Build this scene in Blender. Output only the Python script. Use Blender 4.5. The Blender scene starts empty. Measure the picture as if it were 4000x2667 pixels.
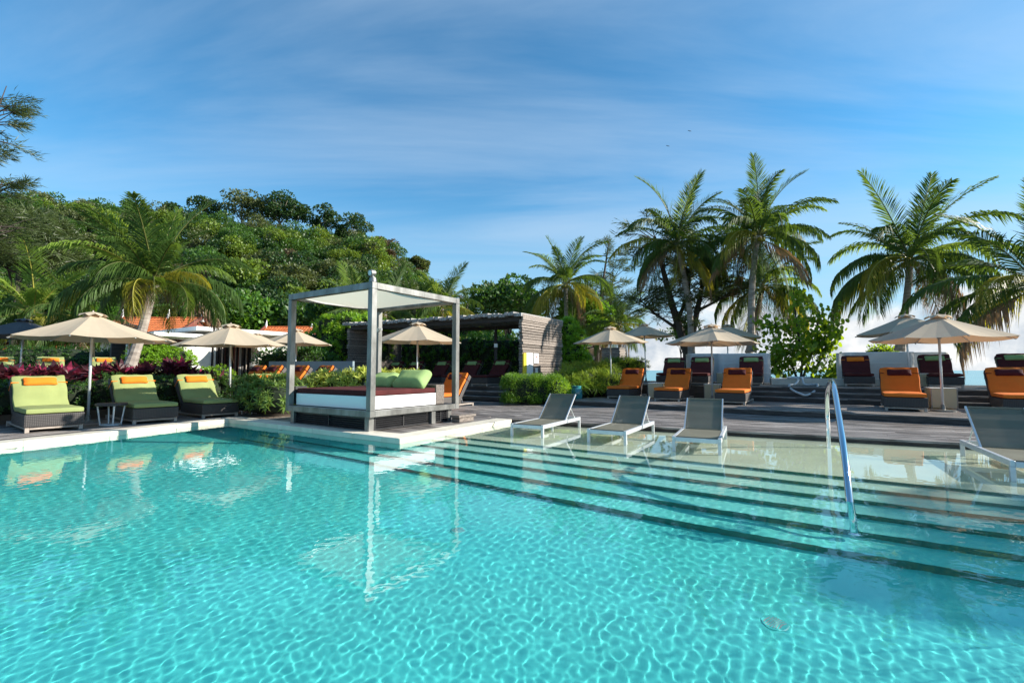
import bpy, math, random
import numpy as np
from mathutils import Vector, Matrix
S = bpy.context.scene
C = S.collection
rad = math.radians
random.seed(7)
rng = np.random.default_rng(11)

# ------------------------------------------------------------------ camera
cam = bpy.data.cameras.new('camera')
cam.sensor_width = 36
cam.lens = 36 * 1820 / 4000
cam.clip_end = 20000
cam.clip_start = 0.05
camo = bpy.data.objects.new('camera', cam)
C.objects.link(camo)
camo.location = (0, 0, 1.28)
camo.rotation_euler = (rad(90) + math.atan(112.5 / 1820), 0, 0)
S.camera = camo
# ------------------------------------------------------------------ world
SUN_EL, SUN_AZ = rad(25), rad(93)      # azimuth clockwise from +Y
world = bpy.data.worlds.new('World')
S.world = world
world.use_nodes = True
wn, wl = world.node_tree.nodes, world.node_tree.links
wn.clear()


def N(nt, kind, **kw):
    n = nt.nodes.new(kind)
    for k, v in kw.items():
        if k.startswith('i_'):
            k = k[2:].replace('_', ' ')
            n.inputs[k].default_value = v
        elif k[0] == 'n' and k[1:].isdigit():
            n.inputs[int(k[1:])].default_value = v
        else:
            setattr(n, k, v)
    return n


wt = world.node_tree
sky = N(wt, 'ShaderNodeTexSky', sky_type='NISHITA', sun_disc=False, sun_elevation=SUN_EL, sun_rotation=SUN_AZ,
        air_density=1.0, dust_density=0.25, ozone_density=3.5)
tc = N(wt, 'ShaderNodeTexCoord')
sep = N(wt, 'ShaderNodeSeparateXYZ')
wl.new(tc.outputs['Generated'], sep.inputs[0])
zc = N(wt, 'ShaderNodeMath', operation='MAXIMUM', n1=0.03)
wl.new(sep.outputs['Z'], zc.inputs[0])
zo = N(wt, 'ShaderNodeMath', operation='ADD', n1=0.12)
wl.new(zc.outputs[0], zo.inputs[0])
dx = N(wt, 'ShaderNodeMath', operation='DIVIDE')
dy = N(wt, 'ShaderNodeMath', operation='DIVIDE')
wl.new(sep.outputs['X'], dx.inputs[0]); wl.new(zo.outputs[0], dx.inputs[1])
wl.new(sep.outputs['Y'], dy.inputs[0]); wl.new(zo.outputs[0], dy.inputs[1])
pl = N(wt, 'ShaderNodeCombineXYZ')
wl.new(dx.outputs[0], pl.inputs[0]); wl.new(dy.outputs[0], pl.inputs[1])
mp = N(wt, 'ShaderNodeMapping')
mp.inputs['Rotation'].default_value = (0, 0, rad(24))
mp.inputs['Scale'].default_value = (0.24, 0.95, 1)
mp.inputs['Location'].default_value = (1.7, .35, 0)
wl.new(pl.outputs[0], mp.inputs[0])
cn = N(wt, 'ShaderNodeTexNoise', i_Scale=1.3, i_Detail=9.0, i_Roughness=0.56, i_Distortion=0.7)
wl.new(mp.outputs[0], cn.inputs['Vector'])
cr = N(wt, 'ShaderNodeValToRGB')
cr.color_ramp.elements[0].position = 0.36
cr.color_ramp.elements[1].position = 0.74
cr.color_ramp.interpolation = 'EASE'
wl.new(cn.outputs[0], cr.inputs[0])
# cumulus bank low over the sea (behind the palms, to the east-north-east)
cu = N(wt, 'ShaderNodeTexNoise', i_Scale=7.0, i_Detail=9.0, i_Roughness=0.6, i_Distortion=0.4)
mpc = N(wt, 'ShaderNodeMapping')
mpc.inputs['Scale'].default_value = (1, 1, 1.7)
mpc.inputs['Location'].default_value = (3.3, 0.4, 0)
wl.new(tc.outputs['Generated'], mpc.inputs[0]); wl.new(mpc.outputs[0], cu.inputs['Vector'])
zr = N(wt, 'ShaderNodeMapRange', n1=0.02, n2=0.20, n3=1.0, n4=0.0)
wl.new(sep.outputs['Z'], zr.inputs[0])
xr = N(wt, 'ShaderNodeMapRange', n1=-0.15, n2=0.45, n3=0.0, n4=1.0)
wl.new(sep.outputs['X'], xr.inputs[0])
cm = N(wt, 'ShaderNodeMath', operation='MULTIPLY')
wl.new(zr.outputs[0], cm.inputs[0]); wl.new(xr.outputs[0], cm.inputs[1])
cs = N(wt, 'ShaderNodeMath', operation='MULTIPLY_ADD', n1=0.75)
wl.new(cm.outputs[0], cs.inputs[0]); wl.new(cu.outputs[0], cs.inputs[2])
cr2 = N(wt, 'ShaderNodeValToRGB')
cr2.color_ramp.elements[0].position = 0.74
cr2.color_ramp.elements[1].position = 0.90
wl.new(cs.outputs[0], cr2.inputs[0])
cg = N(wt, 'ShaderNodeMapRange', n1=0.08, n2=0.30, n3=0.0, n4=1.0)
wl.new(cm.outputs[0], cg.inputs[0])
cgm = N(wt, 'ShaderNodeMath', operation='MULTIPLY')
wl.new(cr2.outputs[0], cgm.inputs[0]); wl.new(cg.outputs[0], cgm.inputs[1])
cuc = N(wt, 'ShaderNodeValToRGB')       # lit tops and greyer bellies of the cumulus
cuc.color_ramp.elements[0].position = 0.35
cuc.color_ramp.elements[0].color = (2.4, 2.85, 3.4, 1)
cuc.color_ramp.elements[1].position = 0.62
cuc.color_ramp.elements[1].color = (5.3, 5.3, 5.2, 1)
cu2 = N(wt, 'ShaderNodeTexNoise', i_Scale=11.0, i_Detail=7.0, i_Roughness=0.6)
wl.new(tc.outputs['Generated'], cu2.inputs['Vector'])
wl.new(cu2.outputs[0], cuc.inputs[0])
hs = N(wt, 'ShaderNodeMix', data_type='RGBA', blend_type='MULTIPLY')
hs.inputs[0].default_value = 1.0
hs.inputs[7].default_value = (0.38, 0.91, 1.02, 1)
wl.new(sky.outputs[0], hs.inputs[6])
# pale marine haze toward the horizon
hz = N(wt, 'ShaderNodeMapRange', n1=0.0, n2=0.42, n3=0.92, n4=0.0)
hz.interpolation_type = 'SMOOTHSTEP'
wl.new(sep.outputs['Z'], hz.inputs[0])
mh = N(wt, 'ShaderNodeMix', data_type='RGBA')
mh.inputs[7].default_value = (2.35, 3.45, 4.3, 1)
wl.new(hz.outputs[0], mh.inputs[0]); wl.new(hs.outputs[2], mh.inputs[6])
ci = N(wt, 'ShaderNodeMath', operation='MULTIPLY', n1=0.46)
wl.new(cr.outputs[0], ci.inputs[0])
m1 = N(wt, 'ShaderNodeMix', data_type='RGBA')
m1.inputs[7].default_value = (3.0, 3.8, 4.7, 1)
wl.new(ci.outputs[0], m1.inputs[0]); wl.new(mh.outputs[2], m1.inputs[6])
m2 = N(wt, 'ShaderNodeMix', data_type='RGBA')
wl.new(cgm.outputs[0], m2.inputs[0]); wl.new(m1.outputs[2], m2.inputs[6]); wl.new(cuc.outputs[0], m2.inputs[7])
bg = N(wt, 'ShaderNodeBackground', i_Strength=0.103)
wo = N(wt, 'ShaderNodeOutputWorld')
wl.new(m2.outputs[2], bg.inputs[0]); wl.new(bg.outputs[0], wo.inputs[0])
# ------------------------------------------------------------------ sun
sl = bpy.data.lights.new('sun', 'SUN')
sl.energy = 5.0
sl.angle = rad(0.53)
sl.color = (1.0, 0.93, 0.82)
sl.cycles.is_caustics_light = True
so = bpy.data.objects.new('sun', sl)
C.objects.link(so)
sd = Vector((math.sin(SUN_AZ) * math.cos(SUN_EL), math.cos(SUN_AZ) * math.cos(SUN_EL), math.sin(SUN_EL)))
so.rotation_euler = sd.to_track_quat('Z', 'Y').to_euler()
# ------------------------------------------------------------------ exposure
S.view_settings.view_transform = 'Standard'
S.view_settings.look = 'None'
S.view_settings.gamma = 1
S.view_settings.use_curve_mapping = False
S.view_settings.exposure = 1.0
S.cycles.max_bounces = 10
S.cycles.transparent_max_bounces = 12

# ================================================================== helpers
UX, UY, VX, VY = 0.834, -0.552, 0.552, 0.834
GR = rad(-33.5)


def G(u, v, z=0.0):
    return Vector((u * UX + v * VX, u * UY + v * VY, z))


class MB:
    def __init__(s):
        s.v, s.f, s.m = [], [], []

    def add(s, v, f, mi=0):
        b = len(s.v)
        s.v += [tuple(p) for p in v]
        s.f += [tuple(i + b for i in q) for q in f]
        s.m += [mi] * len(f)

    def box(s, x0, x1, y0, y1, z0, z1, M=None, mi=0):
        v = [Vector(p) for p in ((x0, y0, z0), (x1, y0, z0), (x1, y1, z0), (x0, y1, z0),
                                 (x0, y0, z1), (x1, y0, z1), (x1, y1, z1), (x0, y1, z1))]
        if M is not None:
            v = [M @ p for p in v]
        s.add(v, [(3, 2, 1, 0), (4, 5, 6, 7), (0, 1, 5, 4), (1, 2, 6, 5), (2, 3, 7, 6), (3, 0, 4, 7)], mi)
        return s

    def beam(s, p, q, w, h, mi=0, up=(0, 0, 1)):
        p, q = Vector(p), Vector(q)
        d = (q - p)
        L = d.length
        x = d.normalized()
        y = Vector(up).cross(x)
        if y.length < 1e-4:
            y = Vector((0, 1, 0)).cross(x)
        y.normalize()
        z = x.cross(y)
        M = Matrix(((x.x, y.x, z.x, p.x), (x.y, y.y, z.y, p.y), (x.z, y.z, z.z, p.z), (0, 0, 0, 1)))
        return s.box(0, L, -w / 2, w / 2, -h / 2, h / 2, M, mi)

    def tube(s, pts, r, n=8, mi=0, cap=True):
        pts = [Vector(p) for p in pts]
        k = len(pts)
        rs = r if isinstance(r, (list, tuple)) else [r] * k
        v = []
        prev = None
        for i, p in enumerate(pts):
            t = (pts[min(i + 1, k - 1)] - pts[max(i - 1, 0)]).normalized()
            if prev is None:
                a = t.cross(Vector((0, 0, 1)))
                if a.length < 0.05:
                    a = t.cross(Vector((0, 1, 0)))
            else:
                a = prev - t * prev.dot(t)
            a.normalize()
            prev = a
            b = t.cross(a)
            for j in range(n):
                th = 2 * math.pi * j / n
                v.append(p + (a * math.cos(th) + b * math.sin(th)) * rs[i])
        f = []
        for i in range(k - 1):
            for j in range(n):
                f.append((i * n + j, i * n + (j + 1) % n, (i + 1) * n + (j + 1) % n, (i + 1) * n + j))
        if cap:
            f.append(tuple(range(n - 1, -1, -1)))
            f.append(tuple((k - 1) * n + j for j in range(n)))
        s.add(v, f, mi)
        return s

    def lathe(s, prof, n=24, c=(0, 0, 0), mi=0):
        v, f = [], []
        for r, z in prof:
            for j in range(n):
                t = 2 * math.pi * j / n
                v.append((c[0] + r * math.cos(t), c[1] + r * math.sin(t), c[2] + z))
        for i in range(len(prof) - 1):
            for j in range(n):
                f.append((i * n + j, i * n + (j + 1) % n, (i + 1) * n + (j + 1) % n, (i + 1) * n + j))
        f.append(tuple(range(n - 1, -1, -1)))
        f.append(tuple((len(prof) - 1) * n + j for j in range(n)))
        s.add(v, f, mi)
        return s

    def np(s, V, F, mi=0):
        b = len(s.v)
        s.v += V.tolist()
        s.f += (F + b).tolist()
        s.m += [mi] * len(F)
        return s

    def mesh(s, name, mats, smooth=False, bevel=0.0, seg=1):
        me = bpy.data.meshes.new(name)
        me.from_pydata(s.v, [], s.f)
        if bevel > 0:
            import bmesh
            bm = bmesh.new()
            bm.from_mesh(me)
            bmesh.ops.bevel(bm, geom=list(bm.edges), offset=bevel, segments=seg, affect='EDGES', profile=0.7)
            bm.to_mesh(me)
            bm.free()
        for m in (mats if isinstance(mats, (list, tuple)) else [mats]):
            me.materials.append(m)
        if len(set(s.m)) > 1 and bevel == 0:
            me.polygons.foreach_set('material_index', s.m)
        if smooth:
            me.polygons.foreach_set('use_smooth', [True] * len(me.polygons))
        me.update()
        return me

    def build(s, name, mats, parent=None, smooth=False, bevel=0.0, seg=1):
        return put(name, s.mesh(name, mats, smooth, bevel, seg), parent)


def put(name, me, parent=None):
    o = bpy.data.objects.new(name, me)
    C.objects.link(o)
    if parent is not None:
        o.parent = parent
    return o


def npmesh(name, V, F, mats, mi=None, smooth=False):
    """V (n,3), F (m,k) with one k; fast mesh."""
    me = bpy.data.meshes.new(name)
    m, k = F.shape
    me.vertices.add(len(V)); me.vertices.foreach_set('co', np.ascontiguousarray(V, dtype=np.float32).ravel())
    me.loops.add(m * k); me.loops.foreach_set('vertex_index', F.astype(np.int32).ravel())
    me.polygons.add(m)
    me.polygons.foreach_set('loop_start', np.arange(0, m * k, k, dtype=np.int32))
    for q in (mats if isinstance(mats, (list, tuple)) else [mats]):
        me.materials.append(q)
    if mi is not None:
        me.polygons.foreach_set('material_index', mi.astype(np.int32))
    me.polygons.foreach_set('use_smooth', np.full(m, smooth))
    me.update(calc_edges=True)
    me.validate()
    return me


def tag(o, label=None, cat=None, group=None, kind=None):
    if label: o['label'] = label
    if cat: o['category'] = cat
    if group: o['group'] = group
    if kind: o['kind'] = kind
    return o


def thing(name, label, cat, loc=(0, 0, 0), rz=0.0, group=None):
    o = bpy.data.objects.new(name, None)
    o.empty_display_size = 0.2
    C.objects.link(o)
    o.location = loc
    o.rotation_euler = (0, 0, rz)
    return tag(o, label, cat, group)


KIDS = {}


def kids(o):
    return [c for c in C.objects if c.parent == o]


def dup(root, loc, rz, label, group=None, sc=None):
    if root.name not in KIDS:
        KIDS[root.name] = [(c, kids(c)) for c in kids(root)]
    r = root.copy(); C.objects.link(r)
    r.location = loc; r.rotation_euler = (0, 0, rz)
    if sc: r.scale = sc
    r['label'] = label
    if group: r['group'] = group
    for c, gs in KIDS[root.name]:
        d = c.copy(); C.objects.link(d); d.parent = r
        for g in gs:
            e = g.copy(); C.objects.link(e); e.parent = d
    return r


# ------------------------------------------------------------------ leaf scattering
def unit(a):
    return a / np.maximum(np.linalg.norm(a, axis=1, keepdims=True), 1e-9)


def scatter(tv, tf, P, D, Sz, up=None, roll=0.6):
    n = len(P)
    X = unit(D)
    if up is None:
        up = rng.normal(size=(n, 3))
    else:
        up = np.broadcast_to(up, (n, 3)) + rng.normal(size=(n, 3)) * roll
    Z = unit(up - X * np.sum(up * X, axis=1, keepdims=True))
    Y = np.cross(Z, X)
    Sz = np.broadcast_to(Sz, (n,))[:, None, None]
    V = P[:, None, :] + Sz * (tv[None, :, 0:1] * X[:, None] + tv[None, :, 1:2] * Y[:, None] + tv[None, :, 2:3] * Z[:, None])
    F = tf[None] + (np.arange(n) * len(tv))[:, None, None]
    return V.reshape(-1, 3), F.reshape(-1, tf.shape[1])


def join(parts):
    V, F, b = [], [], 0
    for v, f in parts:
        V.append(v); F.append(f + b); b += len(v)
    return np.concatenate(V), np.concatenate(F)


LEAF = (np.array([[0, 0, 0], [.45, .5, .06], [1, 0, 0], [.45, -.5, .06]], float), np.array([[0, 3, 2, 1]]))


def leaf_t(w):
    return np.array([[0, 0, 0], [.45, .5 * w, .05], [1, 0, -.03], [.45, -.5 * w, .05]], float), np.array([[0, 3, 2, 1]])


def strap_t(w, droop=.35, n=3):
    v, f = [], []
    prof = {0: .55, 1: 1.0, 2: .8, 3: .08} if n == 3 else {0: .6, 1: 1, 2: .08}
    for i in range(n + 1):
        t = i / n
        x = t * (1 - .12 * t * droop * 2)
        z = -droop * t * t + .12 * t
        v += [(x, -w / 2 * prof[i], z), (x, w / 2 * prof[i], z)]
    for i in range(n):
        f.append((2 * i, 2 * i + 2, 2 * i + 3, 2 * i + 1))
    return np.array(v, float), np.array(f)


def sphere_pts(n, zmin=-1.0):
    z = rng.uniform(zmin, 1, n)
    t = rng.uniform(0, 2 * math.pi, n)
    r = np.sqrt(np.maximum(0, 1 - z * z))
    return np.stack([r * np.cos(t), r * np.sin(t), z], 1)


def rosettes(P, D, size, leaves=16, w=.16, droop=.35, spread=(.2, 1.25)):
    """strap-leaved rosettes at P pointing along D"""
    n = len(P)
    tv, tf = strap_t(w, droop)
    A = unit(D)
    ref = np.tile([[.3, .8, .1]], (n, 1))
    B = unit(np.cross(A, ref)); Cc = np.cross(A, B)
    k = np.arange(leaves)
    th = (k * 2.4)[None] + rng.uniform(0, 6.28, (n, 1)) + rng.normal(size=(n, leaves)) * .2
    el = np.linspace(spread[0], spread[1], leaves)[None] + rng.normal(size=(n, leaves)) * .12
    d = (np.cos(el)[..., None] * A[:, None] + np.sin(el)[..., None] * (np.cos(th)[..., None] * B[:, None] + np.sin(th)[..., None] * Cc[:, None]))
    PP = np.repeat(P, leaves, 0)
    DD = d.reshape(-1, 3)
    SS = np.repeat(np.broadcast_to(size, (n,)), leaves) * rng.uniform(.7, 1.15, n * leaves)
    AA = np.repeat(A, leaves, 0)
    X = unit(DD)
    Z = unit(AA + 1e-3 * rng.normal(size=AA.shape) - X * np.sum(AA * X, axis=1, keepdims=True))
    Y = np.cross(Z, X)
    V = PP[:, None, :] + SS[:, None, None] * (tv[None, :, 0:1] * X[:, None] + tv[None, :, 1:2] * Y[:, None] + tv[None, :, 2:3] * Z[:, None])
    F = tf[None] + (np.arange(len(PP)) * len(tv))[:, None, None]
    return V.reshape(-1, 3), F.reshape(-1, 4)


# ================================================================== materials
def mat(name, col, rough=.6, metal=0.0, noise=0.0, scale=8.0, bump=0.0, bscale=60.0, stretch=None, spec=.5, island=0.0,
        col2=None, objrand=0.0, trans=0.0, tcol=None, coat=0.0, detail=4.0, lo=.35, hi=.65):
    m = bpy.data.materials.new(name)
    m.use_nodes = True
    nt = m.node_tree
    b = nt.nodes['Principled BSDF']
    out = nt.nodes['Material Output']
    b.inputs['Base Color'].default_value = (*col, 1)
    b.inputs['Roughness'].default_value = rough
    b.inputs['Metallic'].default_value = metal
    b.inputs['Specular IOR Level'].default_value = spec
    if coat: b.inputs['Coat Weight'].default_value = coat
    last = None
    if noise > 0 or bump > 0:
        t = N(nt, 'ShaderNodeTexCoord')
        mpn = N(nt, 'ShaderNodeMapping')
        nt.links.new(t.outputs['Object'], mpn.inputs[0])
        if stretch: mpn.inputs['Scale'].default_value = stretch
        if objrand > 0:
            oi0 = N(nt, 'ShaderNodeObjectInfo')
            sc_ = N(nt, 'ShaderNodeMath', operation='MULTIPLY', n1=37.0)
            nt.links.new(oi0.outputs['Random'], sc_.inputs[0])
            cb = N(nt, 'ShaderNodeCombineXYZ')
            for q in range(3): nt.links.new(sc_.outputs[0], cb.inputs[q])
            nt.links.new(cb.outputs[0], mpn.inputs['Location'])
    if noise > 0:
        nz = N(nt, 'ShaderNodeTexNoise', i_Scale=scale, i_Detail=detail, i_Roughness=.6)
        nt.links.new(mpn.outputs[0], nz.inputs['Vector'])
        rp = N(nt, 'ShaderNodeValToRGB')
        rp.color_ramp.elements[0].position = lo
        rp.color_ramp.elements[1].position = hi
        c2 = col2 or tuple(min(1, c * (1 + noise)) for c in col)
        c1 = col if col2 else tuple(c * (1 - noise) for c in col)
        rp.color_ramp.elements[0].color = (*c1, 1)
        rp.color_ramp.elements[1].color = (*c2, 1)
        nt.links.new(nz.outputs[0], rp.inputs[0])
        last = rp.outputs[0]
    for amt, src in ((island, 'island'), (objrand, 'obj')):
        if amt > 0:
            g = N(nt, 'ShaderNodeNewGeometry') if src == 'island' else N(nt, 'ShaderNodeObjectInfo')
            o_ = g.outputs['Random Per Island'] if src == 'island' else g.outputs['Random']
            mr = N(nt, 'ShaderNodeMapRange', n1=0., n2=1., n3=1 - amt, n4=1 + amt)
            nt.links.new(o_, mr.inputs[0])
            mx = N(nt, 'ShaderNodeVectorMath', operation='SCALE')
            if last is not None: nt.links.new(last, mx.inputs[0])
            else: mx.inputs[0].default_value = col
            nt.links.new(mr.outputs[0], mx.inputs['Scale'])
            last = mx.outputs[0]
    if last is not None:
        nt.links.new(last, b.inputs['Base Color'])
    if bump > 0:
        n2 = N(nt, 'ShaderNodeTexNoise', i_Scale=bscale, i_Detail=3.0)
        nt.links.new(mpn.outputs[0], n2.inputs['Vector'])
        bp = N(nt, 'ShaderNodeBump', i_Strength=bump, i_Distance=.02)
        nt.links.new(n2.outputs[0], bp.inputs['Height'])
        nt.links.new(bp.outputs[0], b.inputs['Normal'])
    if trans > 0:
        tr = N(nt, 'ShaderNodeBsdfTranslucent')
        tr.inputs[0].default_value = (*(tcol or col), 1)
        if tcol is None and last is not None: nt.links.new(last, tr.inputs[0])
        mx = N(nt, 'ShaderNodeMixShader', n0=trans)
        nt.links.new(b.outputs[0], mx.inputs[1]); nt.links.new(tr.outputs[0], mx.inputs[2])
        nt.links.new(mx.outputs[0], out.inputs[0])
    return m


def leafm(name, col, tcol, trans=.4, island=.35, rough=.45, spec=.4):
    return mat(name, col, rough, island=island, noise=.25, scale=1.2, trans=trans, tcol=tcol, spec=spec)


M = {}
M['wood'] = mat('weathered_decking', (.070, .058, .052), .55, noise=.1, scale=1.6, stretch=(1, 9, 9), bump=.35, bscale=14,
                col2=(.31, .28, .26), objrand=.5, detail=9, lo=.40, hi=.62)
M['riser'] = mat('deck_riser_wood', (.045, .038, .035), .7, noise=.4, scale=3, stretch=(1, 7, 7), objrand=.3)
M['slat'] = mat('weathered_slat', (.115, .095, .082), .75, noise=.1, scale=2.2, stretch=(2, 12, 12), bump=.4, bscale=18,
                col2=(.29, .245, .21), objrand=.32, detail=8)
M['board'] = mat('pale_roof_board', (.24, .23, .22), .8, noise=.1, scale=2.2, stretch=(2, 12, 12), bump=.4, bscale=18,
                 col2=(.42, .41, .40), objrand=.2, detail=8)  # paler grey than the wall slats
M['teak'] = mat('grey_teak', (.24, .20, .17), .7, noise=.1, scale=5, stretch=(1, 5, 5), col2=(.42, .36, .31), detail=6)
M['coping'] = mat('coping_stone', (.56, .51, .41), .5, noise=.1, scale=2, objrand=.06, col2=(.70, .65, .54), bump=.15, bscale=40)
M['steel'] = mat('brushed_steel', (.125, .125, .118), .38, metal=.5, noise=.1, scale=4, stretch=(1, 1, .4), col2=(.25, .25, .24), spec=.4)
M['chrome'] = mat('polished_steel', (.78, .79, .80), .08, metal=1.0)
M['alu'] = mat('silver_aluminium', (.62, .64, .66), .33, metal=.35, noise=.06, scale=9, bump=.05)
M['black'] = mat('black_louvre', (.018, .018, .02), .45, noise=.3, scale=10)
M['white'] = mat('white_paint', (.80, .80, .78), .45, noise=.04, scale=3)
M['white2'] = mat('white_laminate', (.84, .84, .82), .35)
M['plaster'] = mat('grey_white_plaster', (.60, .60, .56), .8, noise=.08, scale=3)
M['bluegrey'] = mat('blue_grey_render', (.18, .24, .27), .7, noise=.08, scale=3)
M['concrete'] = mat('cream_concrete', (.52, .49, .42), .7, noise=.12, scale=3, bump=.2)
M['terracotta'] = mat('terracotta_tile', (.62, .17, .05), .7, noise=.2, scale=4, objrand=.12, island=.12)
M['redwood'] = mat('dark_red_wood', (.16, .045, .03), .6, noise=.2)
M['soil'] = mat('soil', (.07, .05, .035), .9, noise=.3, scale=4, bump=.5, bscale=9)
M['teal'] = mat('teal_glaze', (.035, .21, .23), .12, noise=.35, scale=4, coat=.6)
M['yellow'] = mat('yellow_foam', (.85, .62, .02), .5)
M['rock'] = mat('brown_rock', (.28, .20, .15), .85, noise=.35, scale=1.2, bump=.6, bscale=3)
M['ink'] = mat('dark_ink', (.35, .07, .04), .6)
M['inkgrey'] = mat('grey_ink', (.35, .35, .36), .6)
M['green'] = mat('lime_fabric', (.245, .285, .11), .85, noise=.06, scale=3, bump=.5, bscale=4.5, spec=.2)
M['orange'] = mat('orange_fabric', (.62, .155, .022), .85, noise=.06, scale=3, bump=.5, bscale=4.5, spec=.2)
M['orange2'] = mat('marigold_fabric', (.72, .175, .015), .85, noise=.05, scale=3, bump=.35, bscale=9, spec=.2)
M['maroon'] = mat('maroon_fabric', (.070, .015, .015), .85, noise=.15, scale=3, bump=.5, bscale=4.5, spec=.2)
M['maroon2'] = mat('dark_maroon_fabric', (.055, .010, .014), .85, noise=.15, scale=3, bump=.3, bscale=9, spec=.2)
M['green2'] = mat('leaf_green_fabric', (.25, .36, .14), .85, noise=.06, scale=4, bump=.4, bscale=7, spec=.2)
M['canopy'] = mat('taupe_canvas', (.52, .43, .31), .85, noise=.05, scale=1.5, trans=.22, tcol=(.55, .33, .18), bump=.15, bscale=3)
M['canopyd'] = mat('charcoal_canvas', (.09, .09, .095), .85, noise=.1, scale=1.5, trans=.12, tcol=(.1, .09, .08), bump=.1, bscale=3)
M['sailw'] = mat('white_sail_cloth', (.70, .68, .60), .8, trans=.5, tcol=(.80, .76, .60))
M['rope'] = mat('rope', (.35, .28, .20), .9)
M['hose'] = mat('grey_hose', (.55, .57, .57), .45, noise=.08)
M['trunk'] = mat('palm_trunk', (.20, .165, .14), .85, noise=.1, scale=2.5, stretch=(1, 1, 5), col2=(.36, .32, .28), bump=.6, bscale=7)
M['bark'] = mat('dark_bark', (.045, .035, .028), .9, noise=.3, scale=6, stretch=(1, 1, .3), bump=.6, bscale=9)
M['palebark'] = mat('pale_bark', (.32, .26, .20), .85, noise=.2, scale=2)
M['bird'] = mat('dark_feather', (.03, .03, .03), .8)
M['lampglass'] = mat('lamp_glass', (.5, .55, .56), .1, spec=.8)


def sling():
    m = bpy.data.materials.new('sling_mesh'); m.use_nodes = True
    nt = m.node_tree; b = nt.nodes['Principled BSDF']
    b.inputs['Base Color'].default_value = (.15, .14, .11, 1); b.inputs['Roughness'].default_value = .8; b.inputs['Specular IOR Level'].default_value = .15
    t = N(nt, 'ShaderNodeTexCoord')
    nz = N(nt, 'ShaderNodeTexNoise', i_Scale=3.0, i_Detail=3.0)
    nt.links.new(t.outputs['Object'], nz.inputs['Vector'])
    rp = N(nt, 'ShaderNodeValToRGB')
    rp.color_ramp.elements[0].color = (.15, .142, .108, 1); rp.color_ramp.elements[1].color = (.215, .205, .155, 1)
    nt.links.new(nz.outputs[0], rp.inputs[0]); nt.links.new(rp.outputs[0], b.inputs['Base Color'])
    tp = N(nt, 'ShaderNodeBsdfTransparent')
    mx = N(nt, 'ShaderNodeMixShader', n0=.74)
    nt.links.new(tp.outputs[0], mx.inputs[1]); nt.links.new(b.outputs[0], mx.inputs[2])
    nt.links.new(mx.outputs[0], nt.nodes['Material Output'].inputs[0])
    return m


M['sling'] = sling()


def wicker(name, col, col2, s=70, tr=0.0):
    m = bpy.data.materials.new(name); m.use_nodes = True
    nt = m.node_tree; b = nt.nodes['Principled BSDF']
    b.inputs['Roughness'].default_value = .55
    t = N(nt, 'ShaderNodeTexCoord')
    ws = []
    for ax in ('X', 'Z'):
        w = N(nt, 'ShaderNodeTexWave', i_Scale=s / 6.28, bands_direction=ax, wave_profile='SIN')
        nt.links.new(t.outputs['Object'], w.inputs[0]); ws.append(w)
    w3 = N(nt, 'ShaderNodeTexWave', i_Scale=s / 6.28, bands_direction='Y')
    nt.links.new(t.outputs['Object'], w3.inputs[0])
    a = N(nt, 'ShaderNodeMath', operation='ADD'); nt.links.new(ws[0].outputs[0], a.inputs[0]); nt.links.new(w3.outputs[0], a.inputs[1])
    mu = N(nt, 'ShaderNodeMath', operation='MULTIPLY'); nt.links.new(a.outputs[0], mu.inputs[0]); nt.links.new(ws[1].outputs[0], mu.inputs[1])
    rp = N(nt, 'ShaderNodeValToRGB')
    rp.color_ramp.elements[0].color = (*col, 1); rp.color_ramp.elements[1].color = (*col2, 1)
    nt.links.new(mu.outputs[0], rp.inputs[0]); nt.links.new(rp.outputs[0], b.inputs['Base Color'])
    bp = N(nt, 'ShaderNodeBump', i_Strength=.5, i_Distance=.004)
    nt.links.new(mu.outputs[0], bp.inputs['Height']); nt.links.new(bp.outputs[0], b.inputs['Normal'])
    if tr:
        q = N(nt, 'ShaderNodeBsdfTranslucent'); q.inputs[0].default_value = (.85, .86, .86, 1)
        mx = N(nt, 'ShaderNodeMixShader', n0=tr)
        nt.links.new(b.outputs[0], mx.inputs[1]); nt.links.new(q.outputs[0], mx.inputs[2])
        nt.links.new(mx.outputs[0], nt.nodes['Material Output'].inputs[0])
    return m


M['wicker'] = wicker('charcoal_wicker', (.022, .019, .019), (.066, .056, .053))
M['wickerw'] = wicker('white_wicker', (.58, .59, .60), (.84, .84, .84), 90, .4)

M['frond'] = leafm('palm_frond', (.045, .088, .017), (.18, .28, .028), .32, .35, .55, .3)
M['frondy'] = leafm('yellowing_frond', (.22, .22, .03), (.45, .40, .03), .42, .3)
M['frondl'] = leafm('young_frond', (.12, .19, .025), (.34, .46, .05), .40, .25, .52, .3)
M['frondd'] = leafm('dry_frond', (.26, .18, .11), (.30, .18, .08), .3, .3)
M['leafd'] = leafm('dark_leaf', (.034, .085, .016), (.11, .24, .02), .3)
M['leafm'] = leafm('mid_leaf', (.065, .15, .018), (.22, .42, .03), .38)
M['leafb'] = leafm('bright_leaf', (.15, .29, .022), (.45, .68, .04), .42)
M['leafh'] = leafm('clipped_hedge_leaf', (.085, .19, .02), (.26, .46, .03), .38)
M['leafs'] = leafm('soft_strap_leaf', (.12, .20, .04), (.34, .46, .08), .36, .4)
M['leafv'] = leafm('variegated_leaf', (.44, .50, .10), (.75, .78, .16), .42, .4)
M['leafg'] = leafm('sea_grape_leaf', (.07, .16, .015), (.40, .55, .02), .48, .4)
M['leafc'] = leafm('casuarina_needle', (.055, .080, .022), (.11, .15, .03), .3)
M['cord'] = leafm('cordyline_leaf', (.075, .020, .026), (.26, .045, .06), .3, .7)
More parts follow.
